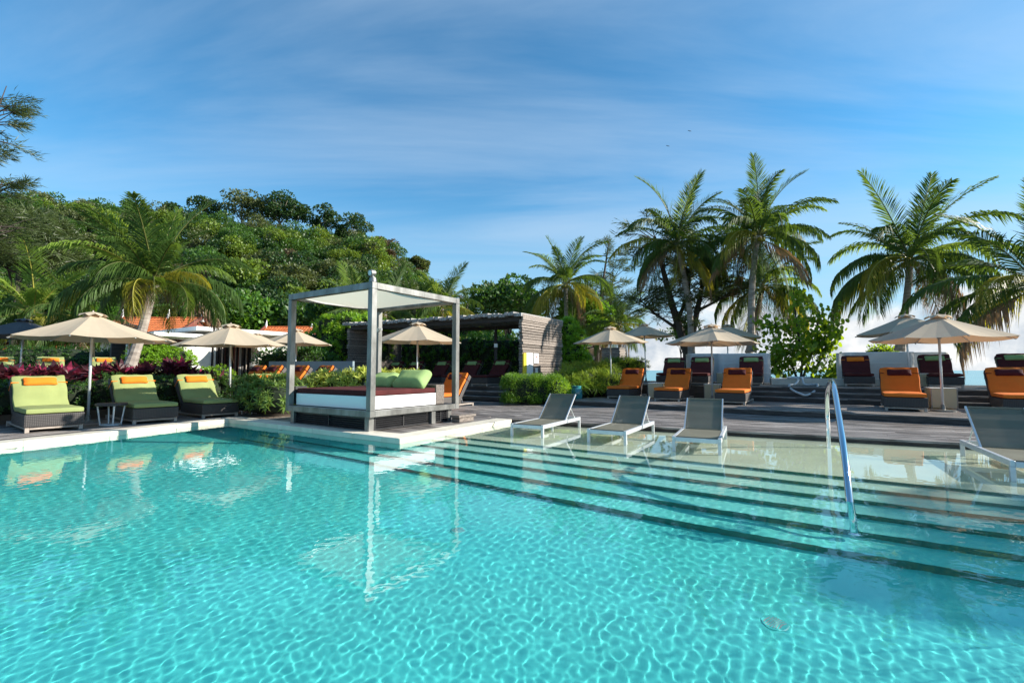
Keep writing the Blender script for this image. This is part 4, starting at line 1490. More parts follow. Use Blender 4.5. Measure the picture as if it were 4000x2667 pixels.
def px(x, y, d):
    return Vector(((x - 2000) / 1820 * d, d, 1.28 + (1446 - y) / 1820 * d))


def slab(nm, x0, x1, ztop, d, th, depth, m, parent, slope=0.0):
    a, b = px(x0, 1446, d).x, px(x1, 1446, d).x
    return MB().box(a, b, d, d + depth, ztop - th, ztop).build(nm, m, parent)


wb.location = (-15.2, 22.0, 0); wb.rotation_euler = (0, 0, rad(56.5))


def wbx(nm, x0, x1, y0, y1, z0, z1, m): return MB().box(x0, x1, y0, y1, z0, z1).build(nm, m, wb)


wbx('roof', 0, 9.5, -.55, 5.5, 3.16, 3.34, M['white'])
wbx('roof_soffit', .05, 9.4, -.5, 5.4, 3.135, 3.157, M['plaster'])
wbx('roof', -2.0, .0, -1.55, 3.5, 2.74, 2.90, M['white'])
wbx('roof_soffit', -1.95, -.02, -1.5, 3.4, 2.72, 2.737, M['plaster'])
wbx('wall', -2.4, .87, .0, .2, 0, 2.40, M['plaster'])
wbx('wall', 2.97, 9.3, .15, .35, 0, 3.13, M['plaster'])
wbx('inner_wall', -2.2, 9.3, 2.6, 2.8, 0, 2.70, M['riser'])
wbx('inner_wall', .1, 9.3, 2.85, 3.0, 0, 3.13, M['riser'])
rr = random.Random(8)
bm_ = [M['riser'], M['white'], M['redwood'], M['plaster'], M['black'], M['teak']]
X = .93
while X < 2.93:
    w_ = rr.choice((.03, .045, .06))
    yo = rr.uniform(.0, .30)
    MB().box(X, X + w_, yo, yo + .05, 0, rr.uniform(3.10, 3.13)).build('vertical_bar', rr.choice(bm_), wb)
    X += w_ + rr.uniform(.012, .05)
for k in range(9):
    wbx('vertical_bar', -.95 + k * .09, -.95 + k * .09 + .045, .5, .56, 2.0, 2.71, M['redwood'])
wbx('column', -1.4, -1.28, .3, .42, 2.41, 2.71, M['redwood'])
wbM = Matrix.Translation((-15.2, 22.0, 0)) @ Matrix.Rotation(rad(56.5), 4, 'Z')


def plaque(label, x0, x1, y0, y1, em):
    a, b = Vector((x0, 0, y0)), Vector((x1, 0, y1)); d = -.24
    o = MB().box(a.x, b.x, d + .20, d + .238, a.z, b.z).build('wall_plaque', M['white2']); tag(o, label, 'sign', 'signs on the white building')
    o.matrix_basis = wbM
    if em:
        c = (a + b) / 2
        q = MB()
        for k in range(12):
            t0, t1 = k * .5236, (k + 1) * .5236
            q.add([(c.x + .10 * math.cos(t0), d + .197, c.z + .10 * math.sin(t0)), (c.x + .10 * math.cos(t1), d + .197, c.z + .10 * math.sin(t1)),
                   (c.x + .085 * math.cos(t1), d + .197, c.z + .085 * math.sin(t1)), (c.x + .085 * math.cos(t0), d + .197, c.z + .085 * math.sin(t0))], [(0, 1, 2, 3)])
        for k in range(5):
            aa = rad(-60 + 30 * k); s = .075
            q.add([(c.x, d + .196, c.z - .03), (c.x + s * math.sin(aa) * .6 + .015 * math.cos(aa), d + .196, c.z - .03 + s * .6 * math.cos(aa)),
                   (c.x + s * math.sin(aa), d + .196, c.z - .03 + s * math.cos(aa)), (c.x + s * math.sin(aa) * .6 - .015 * math.cos(aa), d + .196, c.z - .03 + s * .6 * math.cos(aa))], [(0, 1, 2, 3)])
        q.build('lotus_emblem', M['ink'], o)
    else:
        q = MB()
        for k in range(4): q.box(a.x + .05, b.x - .05 - .06 * (k % 2), d + .195, d + .198, b.z - .08 - .09 * k, b.z - .06 - .09 * k)
        q.build('caption_lines', M['inkgrey'], o)


plaque('square white sign with a red lotus emblem on the white building wall', .10, .40, 1.82, 2.12, True)
plaque('lower white sign of small print on the white building wall', .10, .40, 1.32, 1.60, False)
o = MB().box(0, 3.6, 0, .16, 0, 1.24).build('low_wall', M['bluegrey'])
o.location = (px(1036, 0, 18.6).x, 18.9, .40); o.rotation_euler = (0, 0, rad(-8))
tag(o, 'low blue-grey rendered wall behind the orange lounger row', 'wall')
t = thing('stone_planter', 'round pale stone drum planter beside the blue-grey wall', 'planter', (px(1012, 0, 20.5).x, 20.5, 0.0))
MB().lathe([(.22, 0), (.24, 1.3), (.25, 1.40), (.25, 1.47), (.22, 1.47), (.22, 1.40)], 24).build('drum', M['concrete'], t, smooth=False)


def roof_house(label, x0, x1, yr, d, run, spire_x, extra=None):
    t = thing('thai_roof_house', label, 'house', (0, 0, 0), 0, 'orange tiled roofs at the foot of the hill')
    a, b = px(x0, yr, d), px(x1, yr, d)
    L = b.x - a.x
    z0 = a.z; drop = run * .55
    # tile courses as real overlapping strips
    nrow = 12
    for k in range(nrow):
        y0_, y1_ = -run * k / nrow, -run * (k + 1) / nrow - .04
        zz0, zz1 = z0 - drop * k / nrow, z0 - drop * (k + 1) / nrow - .01
        mb = MB()
        nn = int(L / .28)
        for i in range(nn):
            xa = a.x + L * i / nn; xb = a.x + L * (i + 1) / nn
            xm = (xa + xb) / 2
            mb.add([(xa, d + y0_, zz0 + .02), (xm, d + y0_, zz0 + .055), (xb, d + y0_, zz0 + .02), (xb, d + y1_, zz1 + .05), (xm, d + y1_, zz1 + .09), (xa, d + y1_, zz1 + .05)],
                   [(0, 5, 4, 1), (1, 4, 3, 2)])
        mb.build('tile_course', M['terracotta'], t)
    mb = MB()
    mb.add([(a.x, d, z0), (b.x, d, z0), (b.x, d + run, z0 - drop), (a.x, d + run, z0 - drop)], [(0, 1, 2, 3)])
    mb.build('rear_slope', M['terracotta'], t)
    rt = MB()
    k = int(L / .3)
    for i in range(k): rt.tube([(a.x + L * i / k, d, z0 + .06), (a.x + L * (i + 1) / k - .03, d, z0 + .06)], .09, 6)
    rt.build('ridge_tiles', M['terracotta'], t)
    for xx, s in ((a.x, -1), (b.x, 1)):
        MB().beam((xx + .08 * s, d, z0 + .1), (xx + .08 * s, d - run, z0 - drop + .1), .12, .24).build('bargeboard', M['redwood'], t)
        MB().beam((xx + .08 * s, d, z0 + .1), (xx + .08 * s, d + run, z0 - drop + .1), .12, .24).build('bargeboard', M['redwood'], t)
    mb = MB(); mb.add([(b.x - .3, d, z0 - .1), (b.x - .3, d - run, z0 - drop), (b.x - .3, d + run, z0 - drop)], [(0, 1, 2)]); mb.build('gable', M['redwood'], t)
    MB().box(a.x + .4, b.x - .4, d - run + .7, d + run - .7, 0, z0 - drop + .15).build('wall', M['plaster'], t)
    for sx_, hh_ in spire_x:
        p = px(sx_, 0, d)
        MB().tube([(p.x, d, z0 - .3), (p.x, d, z0 + hh_ * .4), (p.x + .05, d, z0 + hh_)], [.16, .10, .02], 6).build('finial', M['white'], t)


roof_house('long orange tiled roof with white spires behind the leaning palm trunk', 474, 782, 1243, 40, 4.0, [(470, .85), (785, .75), (651, .8)])
roof_house('orange tiled roof farther right, seen over the flat white roof beside the gazebo post', 1037, 1240, 1279, 46, 4.0, [(1036, .75), (1215, .5)])
roof_house('orange tiled roof fragment glimpsed under the left parasol behind the hedge', 60, 300, 1330, 44, 3.0, [(150, .4)])

# ================================================================== slab, hose, pot
o = MB().box(0, 3.6, 0, .9, 0, .24).build('stone_bench', M['concrete'], bevel=.01)
o.location = (9.40, 16.95, .75); o.rotation_euler = (0, 0, rad(-26)); tag(o, 'low cream concrete slab bench at the top of the deck steps', 'bench')
hz_ = []
hc = [(3140, 1478, 16.9, 1.0), (3100, 1470, 16.8, 1.03), (3075, 1476, 16.7, 1.02), (3112, 1480, 16.3, 1.0), (3112, 1493, 16.0, .90), (3100, 1500, 15.9, .80), (3078, 1502, 15.7, .78), (3090, 1516, 14.9, .66),
      (3120, 1526, 14.5, .56), (3145, 1527, 14.4, .52), (3175, 1518, 14.7, .62), (3190, 1504, 15.6, .79), (3170, 1502, 16.0, .79), (3138, 1498, 16.2, .80), (3130, 1482, 16.4, 1.01), (3120, 1475, 16.7, 1.02), (3165, 1474, 17.1, 1.02)]
cp = [Vector(((a - 2000) / 1820 * dd, dd, zz)) for a, b, dd, zz in hc]
hp = []
for i in range(len(cp) - 1):
    p0, p1, p2, p3 = cp[max(i - 1, 0)], cp[i], cp[i + 1], cp[min(i + 2, len(cp) - 1)]
    for s in np.linspace(0, 1, 7)[:-1]:
        hp.append(.5 * (2 * p1 + (p2 - p0) * s + (2 * p0 - 5 * p1 + 4 * p2 - p3) * s * s + (3 * p1 - p0 - 3 * p2 + p3) * s ** 3))
o = MB().tube(hp, .034, 8).build('pool_hose', M['hose'], smooth=True)
tag(o, 'grey flexible pool hose looped over the slab bench and the top step', 'hose')
t = thing('glazed_pot', 'teal glazed pot standing on the deck behind the first sling lounger', 'pot', ((2250 - 2000) / 1820 * 16.4, 16.4, D0))
MB().lathe([(.13, 0), (.19, .12), (.22, .30), (.205, .44), (.165, .53), (.175, .56), (.185, .58), (.17, .59), (.15, .57), (.15, .50)], 28).build('pot_body', M['teal'], t, smooth=True)

# distant rocks
for i, (x_, y_, dd, s, lb) in enumerate(((2335, 1400, 60, 1.6, 'tall brown rock outcrop on the shore behind the reedy bush'), (2372, 1425, 58, 1.0, 'smaller brown rock right of the tall outcrop'), (2300, 1428, 59, 1.1, 'low brown rock left of the tall outcrop'))):
    P = sphere_pts(1); n = 9
    th_, ph_ = np.meshgrid(np.linspace(0, 2 * math.pi, 14)[:-1], np.linspace(0.05, math.pi - .05, n))
    rk = np.random.default_rng(i)
    rr_ = 1 + .32 * rk.normal(size=th_.shape)
    V = np.stack([rr_ * np.sin(ph_) * np.cos(th_), rr_ * np.sin(ph_) * np.sin(th_), 1.25 * rr_ * np.cos(ph_)], -1).reshape(-1, 3) * s
    F = np.array([(a * 13 + b, (a + 1) * 13 + b, (a + 1) * 13 + (b + 1) % 13, a * 13 + (b + 1) % 13) for a in range(n - 1) for b in range(13)])
    o = put('rock', npmesh('rock', V, F, M['rock'])); o.location = px(x_, y_, dd); tag(o, lb, 'rock', 'rocks on the shore')
for i, (x_, y_, lb) in enumerate(((2627, 548, 'tiny dark bird high in the sky above the palms, the larger one'), (2716, 486, 'tiny dark bird high in the sky, upper right of the other'))):
    t = thing('bird', lb, 'bird', px(x_, y_, 60), .4, 'birds in the sky')
    MB().tube([(0, -.12, 0), (0, 0, .01), (0, .12, 0)], [.01, .035, .005], 6).build('body', M['bird'], t)
    for s in (-1, 1):
        q = MB(); q.add([(0, -.04, .01), (s * .22, .0, .08), (s * .35, .06, .03), (0, .05, .01)], [(0, 1, 2, 3)]); q.build('wing', M['bird'], t)

# ================================================================== palms
def make_frond(elev, bend, hang, L=3.7, n=84, seed=0, lf=.95, mats=None, wind=0.0):
    rr = random.Random(seed)
    pts = []
    p = Vector((0, 0, 0)); a = rad(elev)
    ns = 16
    for i in range(ns + 1):
        pts.append(p.copy())
        a2_ = a - rad(bend) * (i / ns) ** 1.5
        p = p + Vector((math.cos(a2_), 0, math.sin(a2_))) * (L / ns)
    mb = MB()
    mb.tube(pts, [.034 - .028 * i / ns for i in range(ns + 1)], 4, 1)
    for i in range(n):
        s = .13 + .87 * (i / (n - 1)) ** .95
        f_ = s * ns; k = min(int(f_), ns - 1); P = pts[k].lerp(pts[k + 1], f_ - k)
        T = (pts[min(k + 1, ns)] - pts[max(k, 0)]).normalized()
        up = Vector((-T.z, 0, T.x))
        if up.z < 0: up = -up
        prof = (math.sin(math.pi * min(1, .16 + .78 * s)) ** .6) * (1 - .25 * s)
        for sd_ in (-1, 1):
            if rr.random() < .05: continue
            l = lf * prof * rr.uniform(.72, 1.12)
            fa = rad(52 - 26 * s + rr.uniform(-5, 5))
            side = Vector((0, sd_, 0))
            d = (T * math.sin(rad(90) - fa) * .9 + side * math.sin(fa) + up * (.30 - .25 * hang + rr.uniform(-.08, .08)) + Vector((wind, 0, 0))).normalized()
            hg = hang * rr.uniform(.65, 1.45)
            mid = P + d * l * .5 + Vector((0, 0, -.10 * hg * l))
            tip = P + d * l * (1 - .30 * min(hg, 1.4)) + Vector((0, 0, -.62 * hg * l))
            w = .025 * rr.uniform(.8, 1.2)
            W_ = (T * .85 + up * .5 * rr.choice((1, .6))).normalized() * w
            b = len(mb.v)
            mb.v += [tuple(P - W_ * .5), tuple(P + W_ * .5), tuple(mid + W_), tuple(mid - W_), tuple(tip)]
            mb.f += [(b, b + 1, b + 2, b + 3), (b + 3, b + 2, b + 4)]; mb.m += [0, 0]
    return mb.mesh('frond', mats)


M['stem'] = leafm('palm_midrib', (.11, .12, .035), (.3, .3, .05), .1, .0)
M['stemy'] = leafm('yellow_midrib', (.30, .28, .05), (.4, .3, .05), .1, .0)
FR = {}
for e, b, h in ((82, 26, .15), (64, 48, .35), (46, 72, .6), (28, 82, .9), (8, 78, 1.1), (-14, 62, 1.25), (-40, 40, 1.3)):
    for sdd in (0, 1, 2):
        FR[(e, sdd)] = make_frond(e, b + (0, 14, 26)[sdd], h * (1, 1, 1.25)[sdd], seed=e + 100 * sdd, mats=[M['frond'], M['stem']], lf=1.02 + .07 * sdd)
ELV = [82, 64, 46, 28, 8, -14, -40]


def remat(me, m0, m1):
    c = me.copy(); c.materials[0] = m0; c.materials[1] = m1; return c


FY = {k: remat(v, M['frondy'], M['stemy']) for k, v in FR.items()}
FL_ = {k: remat(v, M['frondl'], M['stemy']) for k, v in FR.items()}
FD = {k: remat(v, M['frondd'], M['stemy']) for k, v in FR.items() if k[0] <= 8}


def palm(label, base, top, sc=1.0, nf=24, seed=1, r0=.17, young=0.15, yellow=.12, dry=2, curve=0.0, low=-40, hi=82, nuts=True):
    rr = random.Random(seed)
    base, top = Vector(base), Vector(top)
    t = thing('coconut_palm', label, 'palm tree', base, 0, 'coconut palms')
    H = top - base
    n = 34
    nf = int(nf * 1.18)
    pts, rs = [], []
    for i in range(n + 1):
        a = i / n
        off = math.sin(math.pi * a) * curve
        pts.append(H * a + Vector((off, 0, 0)))
        rs.append((r0 * (1.25 - .25 * min(1, a * 5)) * (1 - .35 * a)) * (1 + .05 * (i % 2)) + (.06 * sc if a > .96 else 0))
    MB().tube(pts, rs, 10).build('trunk', M['trunk'], t)
    for k in range(nf):
        a = k / (nf - 1)
        e = hi - (hi - low) * a ** .85 + rr.uniform(-8, 8)
        ek = min(ELV, key=lambda q: abs(q - e))
        key = (ek, rr.choice((0, 1, 2)))
        src = FR
        q = rr.random()
        if a < .45 and q < young: src = FL_
        elif a > .45 and q < yellow * 2: src = FY
        if k >= nf - dry and ek <= 8: src = FD
        o = put('frond', src[key], t)
        o.location = H + Vector((rr.uniform(-.05, .05), rr.uniform(-.05, .05), rr.uniform(-.12, .08)))
        o.rotation_euler = (rr.uniform(-.25, .25), rad(ek - e), k * 2.399 + seed + rr.uniform(-.25, .25))
        s_ = sc * rr.uniform(.85, 1.12) * (1.08 if a < .12 else 1)
        o.scale = (s_, s_, s_)
    fb = MB()
    for k in range(14):
        aa = rr.uniform(0, 6.28); l = rr.uniform(.25, .6) * sc
        fb.beam(H + Vector((.1 * math.cos(aa), .1 * math.sin(aa), -.1)), H + Vector((l * .6 * math.cos(aa), l * .6 * math.sin(aa), -.1 - rr.uniform(-.2, .5) * sc)), .06 * sc, .012)
    fb.build('fibre_sheath', M['frondd'], t)
    if nuts:
        nm = MB()
        for k in range(6):
            aa = k * 1.05 + seed; V_, F_ = rbox(0, 0, 0, .19, .19, .22, r=.09, n=4)
            nm.np(V_ * sc + np.array(H + Vector((.24 * sc * math.cos(aa), .24 * sc * math.sin(aa), -.22 * sc))), F_)
        nm.build('coconuts', M['frondy'], t)
    return t


def PX(x, y, d): return tuple(px(x, y, d))


palm('big coconut palm with a leaning pale trunk rising behind the purple plants', PX(505, 1448, 15.5), PX(588, 1110, 15.8), .80, 34, 2, .165, .6, .10, 2, curve=.05, low=-2)
palm('low coconut palm at the far left, mostly crown, behind the dark grey parasol', PX(60, 1440, 26), PX(120, 1225, 26), 1.1, 22, 5, .16, .6, .06, 0)
palm('young coconut palm crown between the left palm and the big leaning one', PX(290, 1430, 27), PX(285, 1225, 27), .95, 18, 8, .14, .3, .1, 1)
palm('tall palm with a drooping dark crown, left one of the close pair right of centre', PX(2700, 1425, 24), PX(2652, 945, 24), .93, 28, 11, .17, .12, .08, 3, curve=.25)
palm('tallest palm with a straight ringed trunk and yellow lower fronds, right of the close pair', PX(2938, 1375, 22), PX(2975, 915, 22), .98, 30, 14, .17, .05, .22, 3, curve=-.15, low=-30)
palm('lower palm half hidden behind the tallest one, its crown above the central parasols', PX(2925, 1380, 25), PX(2990, 1115, 25), .95, 24, 17, .16, .1, .1, 2)
palm('palm standing alone behind the cabana right end, with an orange dead frond', PX(2215, 1420, 36), PX(2212, 1105, 36), 1.15, 26, 20, .2, .2, .2, 2, low=-30)
palm('small palm with a low crown behind the reedy bush and the first right parasol', PX(2425, 1440, 34), PX(2420, 1265, 34), .85, 22, 23, .16, .15, .12, 2)
palm('palm with a wide round crown and leaning trunk above the front right parasol', PX(3515, 1372, 20), PX(3575, 1010, 19.5), .98, 30, 26, .16, .2, .06, 2, curve=.05, low=-30)
palm('palm whose fronds reach in from the right edge of the photo', PX(4090, 1420, 15), PX(4085, 1120, 15), 1.0, 22, 29, .16, .1, .12, 2, low=-22)
palm('small far palm in the gap of sky right of the daybed roof', PX(1822, 1290, 45), PX(1824, 1185, 45), .6, 16, 31, .12, .2, .1, 1)
for i, (x_, y_, dd, s_, lb) in enumerate(((1395, 1215, 30, .95, 'dark palm crown behind the daybed roof, left of its front post'), (1500, 1225, 28, .8, 'yellow-green palm crown just right of the daybed front post'), (1615, 1210, 30, .8, 'palm crown behind the cabana roof under the daybed right beam'),
                                          (1725, 1205, 30, .85, 'palm crown behind the cabana roof beside the daybed right post'))):
    palm(lb, PX(x_, 1440, dd), PX(x_, y_, dd), s_, 18, 40 + i, .13, .3, .25, 1, nuts=False)

palm('palm on the far right bank, outside the frame', (21.3, 1.9, 0), (21.3, 1.9, 7.6), .78, 56, 77, .17, hi=25)
# ================================================================== other trees
thin = leaf_t(.085)
CAS = dict(leafmat=M['leafc'], bark=M['bark'], tmpl=thin)


def casuarina(label, x, y, z, stems, nl, seed, R=1.0):
    """wispy tree: stems list of point lists; needles hang from side twigs"""
    rr = random.Random(seed)
    t = thing('casuarina_tree', label, 'tree', (x, y, z), 0, 'feathery casuarina trees')
    tm = MB(); P, Dd = [], []
    for pts, r0 in stems:
        pts = [Vector(p) for p in pts]
        tm.tube(pts, [r0 * (1 - .8 * i / (len(pts) - 1)) for i in range(len(pts))], 7)
        for k in range(int(len(pts) * 8)):
            f_ = rr.uniform(.35, 1) * (len(pts) - 1); i = min(int(f_), len(pts) - 2)
            s = pts[i].lerp(pts[i + 1], f_ - i)
            a = rr.uniform(0, 6.28); l = rr.uniform(.7, 2.0) * R
            e = s + Vector((math.cos(a) * l, math.sin(a) * l, rr.uniform(-.1, .75) * l))
            m_ = s.lerp(e, .5) + Vector((0, 0, .1 * l))
            tm.tube([s, m_, e], [.035 * R, .02 * R, .008 * R], 4, cap=False)
            for j in range(int(nl)):
                q = m_.lerp(e, rr.random() * 1.15) + Vector((rr.gauss(0, .13), rr.gauss(0, .13), rr.gauss(0, .08))) * R
                P.append(q); Dd.append(Vector((math.cos(a) * .9 + rr.gauss(0, .5), math.sin(a) * .9 + rr.gauss(0, .5), rr.uniform(-.5, .7))))
    tm.build('trunk', M['bark'], t, smooth=True)
    P = np.array([tuple(p) for p in P]); Dd = np.array([tuple(p) for p in Dd])
    v, f = scatter(thin[0], thin[1], P, Dd, rng.uniform(.25, .55, len(P)) * R)
    put('needles', npmesh('needles', v, f, M['leafc']), t)
    return t


casuarina('dark forked casuarina tree with thick trunk among the tall palms', px(2688, 0, 25).x, 25, .0,
          [([(0, 0, 0), (-.05, 0, 2.2), (-.75, 0, 4.6), (-1.3, .2, 7.2), (-1.6, .2, 8.6)], .30), ([(0.02, 0, 1.2), (.25, 0, 3.2), (.75, .1, 5.2), (1.1, .1, 7.0), (1.5, .2, 8.8)], .22),
           ([(-.5, 0, 4.0), (.2, .2, 5.5), (.4, .3, 7.4)], .12), ([(-.4, 0, 3.4), (-1.8, .1, 4.4), (-2.6, .1, 5.2)], .10), ([(.6, 0, 4.5), (2.0, .1, 5.2), (3.0, .1, 5.5)], .09)], 75, 3, 1.0)
casuarina('wispy casuarina tree behind the lone palm, right of the cabana', px(2330, 0, 40).x, 40, .0,
          [([(0, 0, 0), (.1, 0, 4), (.5, 0, 8), (1.2, 0, 12.5)], .25), ([(0, 0, 3), (-1.5, 0, 6), (-2.4, 0, 8)], .15), ([(.2, 0, 5), (1.2, 0, 7), (1.6, 0, 9.5)], .12), ([(-.2, 0, 2), (2, 0, 5), (2.6, 0, 6)], .12)], 95, 4, 1.2)
casuarina('feathery casuarina tree whose branches reach in from the left edge against the sky', -24.2, 20, .3,
          [([(0, 0, 0), (0, 0, 5), (.2, 0, 9), (.9, 0, 13.2)], .25), ([(0, 0, 6), (1.0, 0, 8), (1.8, 0, 9.2)], .10), ([(0, 0, 4.5), (1.2, .0, 6), (1.9, 0, 7.3)], .10), ([(0, 0, 9), (1.0, 0, 11.3), (1.7, 0, 13.6)], .07), ([(0, 0, 7.5), (-1.5, 0, 9.5)], .08)], 80, 5, .85)
tree('pine_like_tree', 'soft olive feathery tree mass at the left edge below the sky', 'tree', px(50, 0, 40).x, 40, 0, 14.3, 4.2, 4.4, M['leafc'], M['bark'], 12000, ls=.85, tmpl=leaf_t(.10), nblob=22, trunk=.3, drp=.25)
tree('rain_tree', 'dark spreading tree behind the cabana right end, left of the lone palm', 'tree', px(1985, 0, 42).x, 42, 0, 8.3, 4.0, 2.6, M['leafd'], M['bark'], 6500, ls=.34, nblob=26, trunk=.25, low=-.2, blobr=.34)
tree('background_tree', 'mid green soft tree between the lone palm and the small low palm', 'tree', px(2290, 0, 38).x, 38, 0, 6.4, 3.2, 2.6, M['leafm'], M['bark'], 4200, ls=.34, nblob=20, trunk=.2, low=-.6, blobr=.34)
tree('background_tree', 'dark leafy small tree around the casuarina trunk base behind the parasols', 'tree', px(2660, 0, 27).x, 27, 0, 3.9, 1.3, 1.3, M['leafd'], M['bark'], 900, ls=.20, nblob=9, trunk=.06, low=-.2)
for i, (x_, d_, h_, w_, mt, lb) in enumerate(((420, 46, 7.0, 4.2, 'leafm', 'green tree behind the orange roof, left of the big palm trunk'), (640, 50, 7.0, 4.0, 'leafd', 'dark tree right behind the long orange roof ridge'),
                                               (860, 50, 8.0, 4.5, 'leafd', 'dark green tree between the two orange roofs'), (985, 52, 8.5, 4.5, 'leafm', 'mid green tree left of the gazebo post, above the flat roof'),
                                               (1180, 54, 8.5, 4.5, 'leafd', 'dark tree behind the second orange roof'), (200, 44, 7.5, 4.5, 'leafd', 'dark tree behind the palms at the far left'),
                                               (1400, 52, 8.0, 5, 'leafd', 'dark tree behind the bright shrub wall inside the gazebo frame'), (1600, 55, 8.0, 5, 'leafm', 'green tree low behind the cabana roof'), (1760, 60, 8.0, 5, 'leafd', 'dark tree low at the foot of the hill by the cabana'))):
    tree('garden_tree', lb, 'tree', px(x_, 0, d_).x, d_, 0, h_, w_ * .9, w_ * .72, M[mt], M['bark'], 3000, ls=.50, nblob=16, trunk=.2, low=-.7, group='garden trees at the foot of the hill')

# sea grape: several curved stems, big round leaves
t = thing('sea_grape_tree', 'multi-stemmed sea grape tree with big round yellow-green leaves, sea behind it', 'tree', (px(3120, 0, 19.5).x, 19.5, .55))
hexv = np.array([[0, 0, 0]] + [[.5 + .5 * math.cos(a), .5 * math.sin(a), .05 * math.sin(3 * a)] for a in np.linspace(math.pi * .82, -math.pi * .82, 7)], float)
hexf = np.array([[0, 1, 2, 3], [0, 3, 4, 5], [0, 5, 6, 7]])
rr = random.Random(12)
tm = MB(); P = []
stems = [[(0, 0, 0), (-.25, 0, .6), (-.75, .1, 1.3), (-1.05, .1, 2.4)], [(0, 0, 0), (.15, 0, .8), (.1, .1, 1.8), (-.1, .1, 3.0)], [(0, 0, 0), (.35, 0, .7), (.9, .1, 1.5), (1.1, .1, 2.5)],
         [(.3, 0, 0), (.9, 0, .8), (1.5, 0, 1.5), (1.75, 0, 2.2)], [(0, 0, 0), (-.7, 0, .35), (-1.2, 0, .8)], [(.5, 0, 0), (1.2, -.1, .35), (1.9, -.1, .55)]]
for st in stems:
    st = [Vector(p) for p in st]
    tm.tube(st, [.06, .05, .04, .025][:len(st)], 6)
    for k in range(9):
        f_ = rr.uniform(.4, 1) * (len(st) - 1); i = min(int(f_), len(st) - 2); s = st[i].lerp(st[i + 1], f_ - i)
        e = s + Vector((rr.gauss(0, .62), rr.gauss(0, .5), rr.uniform(-.2, .75)))
        tm.tube([s, e], [.018, .007], 4, cap=False)
        for j in range(34):
            P.append(tuple(s.lerp(e, rr.uniform(.2, 1.2)) + Vector((rr.gauss(0, .16), rr.gauss(0, .16), rr.gauss(0, .16)))))
tm.build('trunk', M['bark'], t, smooth=True)
P = np.array(P)
dd = rng.normal(size=P.shape) + np.array([0, -.3, .1])
v, f = scatter(hexv, hexf, P, dd, rng.uniform(.13, .21, len(P)))
put('leaves', npmesh('leaves', v, f, M['leafg']), t)
t.scale = (.88, .9, 1.24)
def bush(name, label, cat, blobs, n, m, size, kind='ros', core=True, group=None, w=.16, droop=.35, leaves=14, upb=.6, base=None, sq=0, spread=(.2, 1.25), corem='darkcore'):
    b0 = Vector(blobs[0][:3]) if base is None else Vector(base)
    t = thing(name, label, cat, (b0.x, b0.y, 0), 0, group)
    vol = np.array([b[3] * b[4] + b[4] * b[5] + b[3] * b[5] for b in blobs]); pr = vol / vol.sum()
    bi = rng.choice(len(blobs), n, p=pr)
    B = np.array([b[:6] for b in blobs])[bi]
    d = sphere_pts(n, -.45)
    if sq: d = np.sign(d) * np.abs(d) ** sq
    P = B[:, :3] + d * B[:, 3:] * rng.uniform(.82, 1.06, (n, 1))
    P[:, 0] -= b0.x; P[:, 1] -= b0.y
    keep = P[:, 2] > .1; P = P[keep]; d = d[keep]
    D = unit(d + np.array([0, 0, upb]) + rng.normal(size=d.shape) * .25)
    if kind == 'ros':
        v, f = rosettes(P, D, rng.uniform(.75, 1.2, len(P)) * size, leaves, w, droop, spread)
    elif kind == 'blade':
        k = leaves
        PP = np.repeat(P, k, 0) + rng.normal(size=(len(P) * k, 3)) * size * .15
        DD = np.repeat(D, k, 0) + rng.normal(size=PP.shape) * .5
        tv_, tf_ = strap_t(w, droop)
        v, f = scatter(tv_, tf_, PP, DD, rng.uniform(.7, 1.2, len(PP)) * size, up=np.array([0, 0, 1.]), roll=.3)
    else:
        k = leaves
        PP = np.repeat(P, k, 0) + rng.normal(size=(len(P) * k, 3)) * size * 1.1
        DD = np.repeat(D, k, 0) + rng.normal(size=PP.shape) * .8
        tv_, tf_ = leaf_t(w)
        v, f = scatter(tv_, tf_, PP, DD, rng.uniform(.7, 1.3, len(PP)) * size)
    put('foliage', npmesh('foliage', v, f, m), t)
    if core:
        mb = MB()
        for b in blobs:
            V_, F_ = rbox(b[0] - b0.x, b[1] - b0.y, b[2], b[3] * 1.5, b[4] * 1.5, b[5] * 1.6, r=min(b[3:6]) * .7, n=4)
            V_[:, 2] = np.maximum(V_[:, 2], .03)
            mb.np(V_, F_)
        mb.build('branches', M[corem], t)  # solid dark cores added to stop light showing through the foliage
    return t


def row(p, q, n, rx, ry, rz, z, jit=.15, seed=0):
    rr = random.Random(seed)
    out = []
    for i in range(n):
        a = (i + .5) / n
        out.append((p[0] + (q[0] - p[0]) * a + rr.uniform(-jit, jit), p[1] + (q[1] - p[1]) * a + rr.uniform(-jit, jit), z + rr.uniform(-jit, jit) * .6,
                    rx * rr.uniform(.85, 1.2), ry * rr.uniform(.85, 1.2), rz * rr.uniform(.85, 1.15)))
    return out


def XY(x, d): return ((x - 2000) / 1820 * d, d)


def g2(u, v): p = G(u, v); return (p.x, p.y)


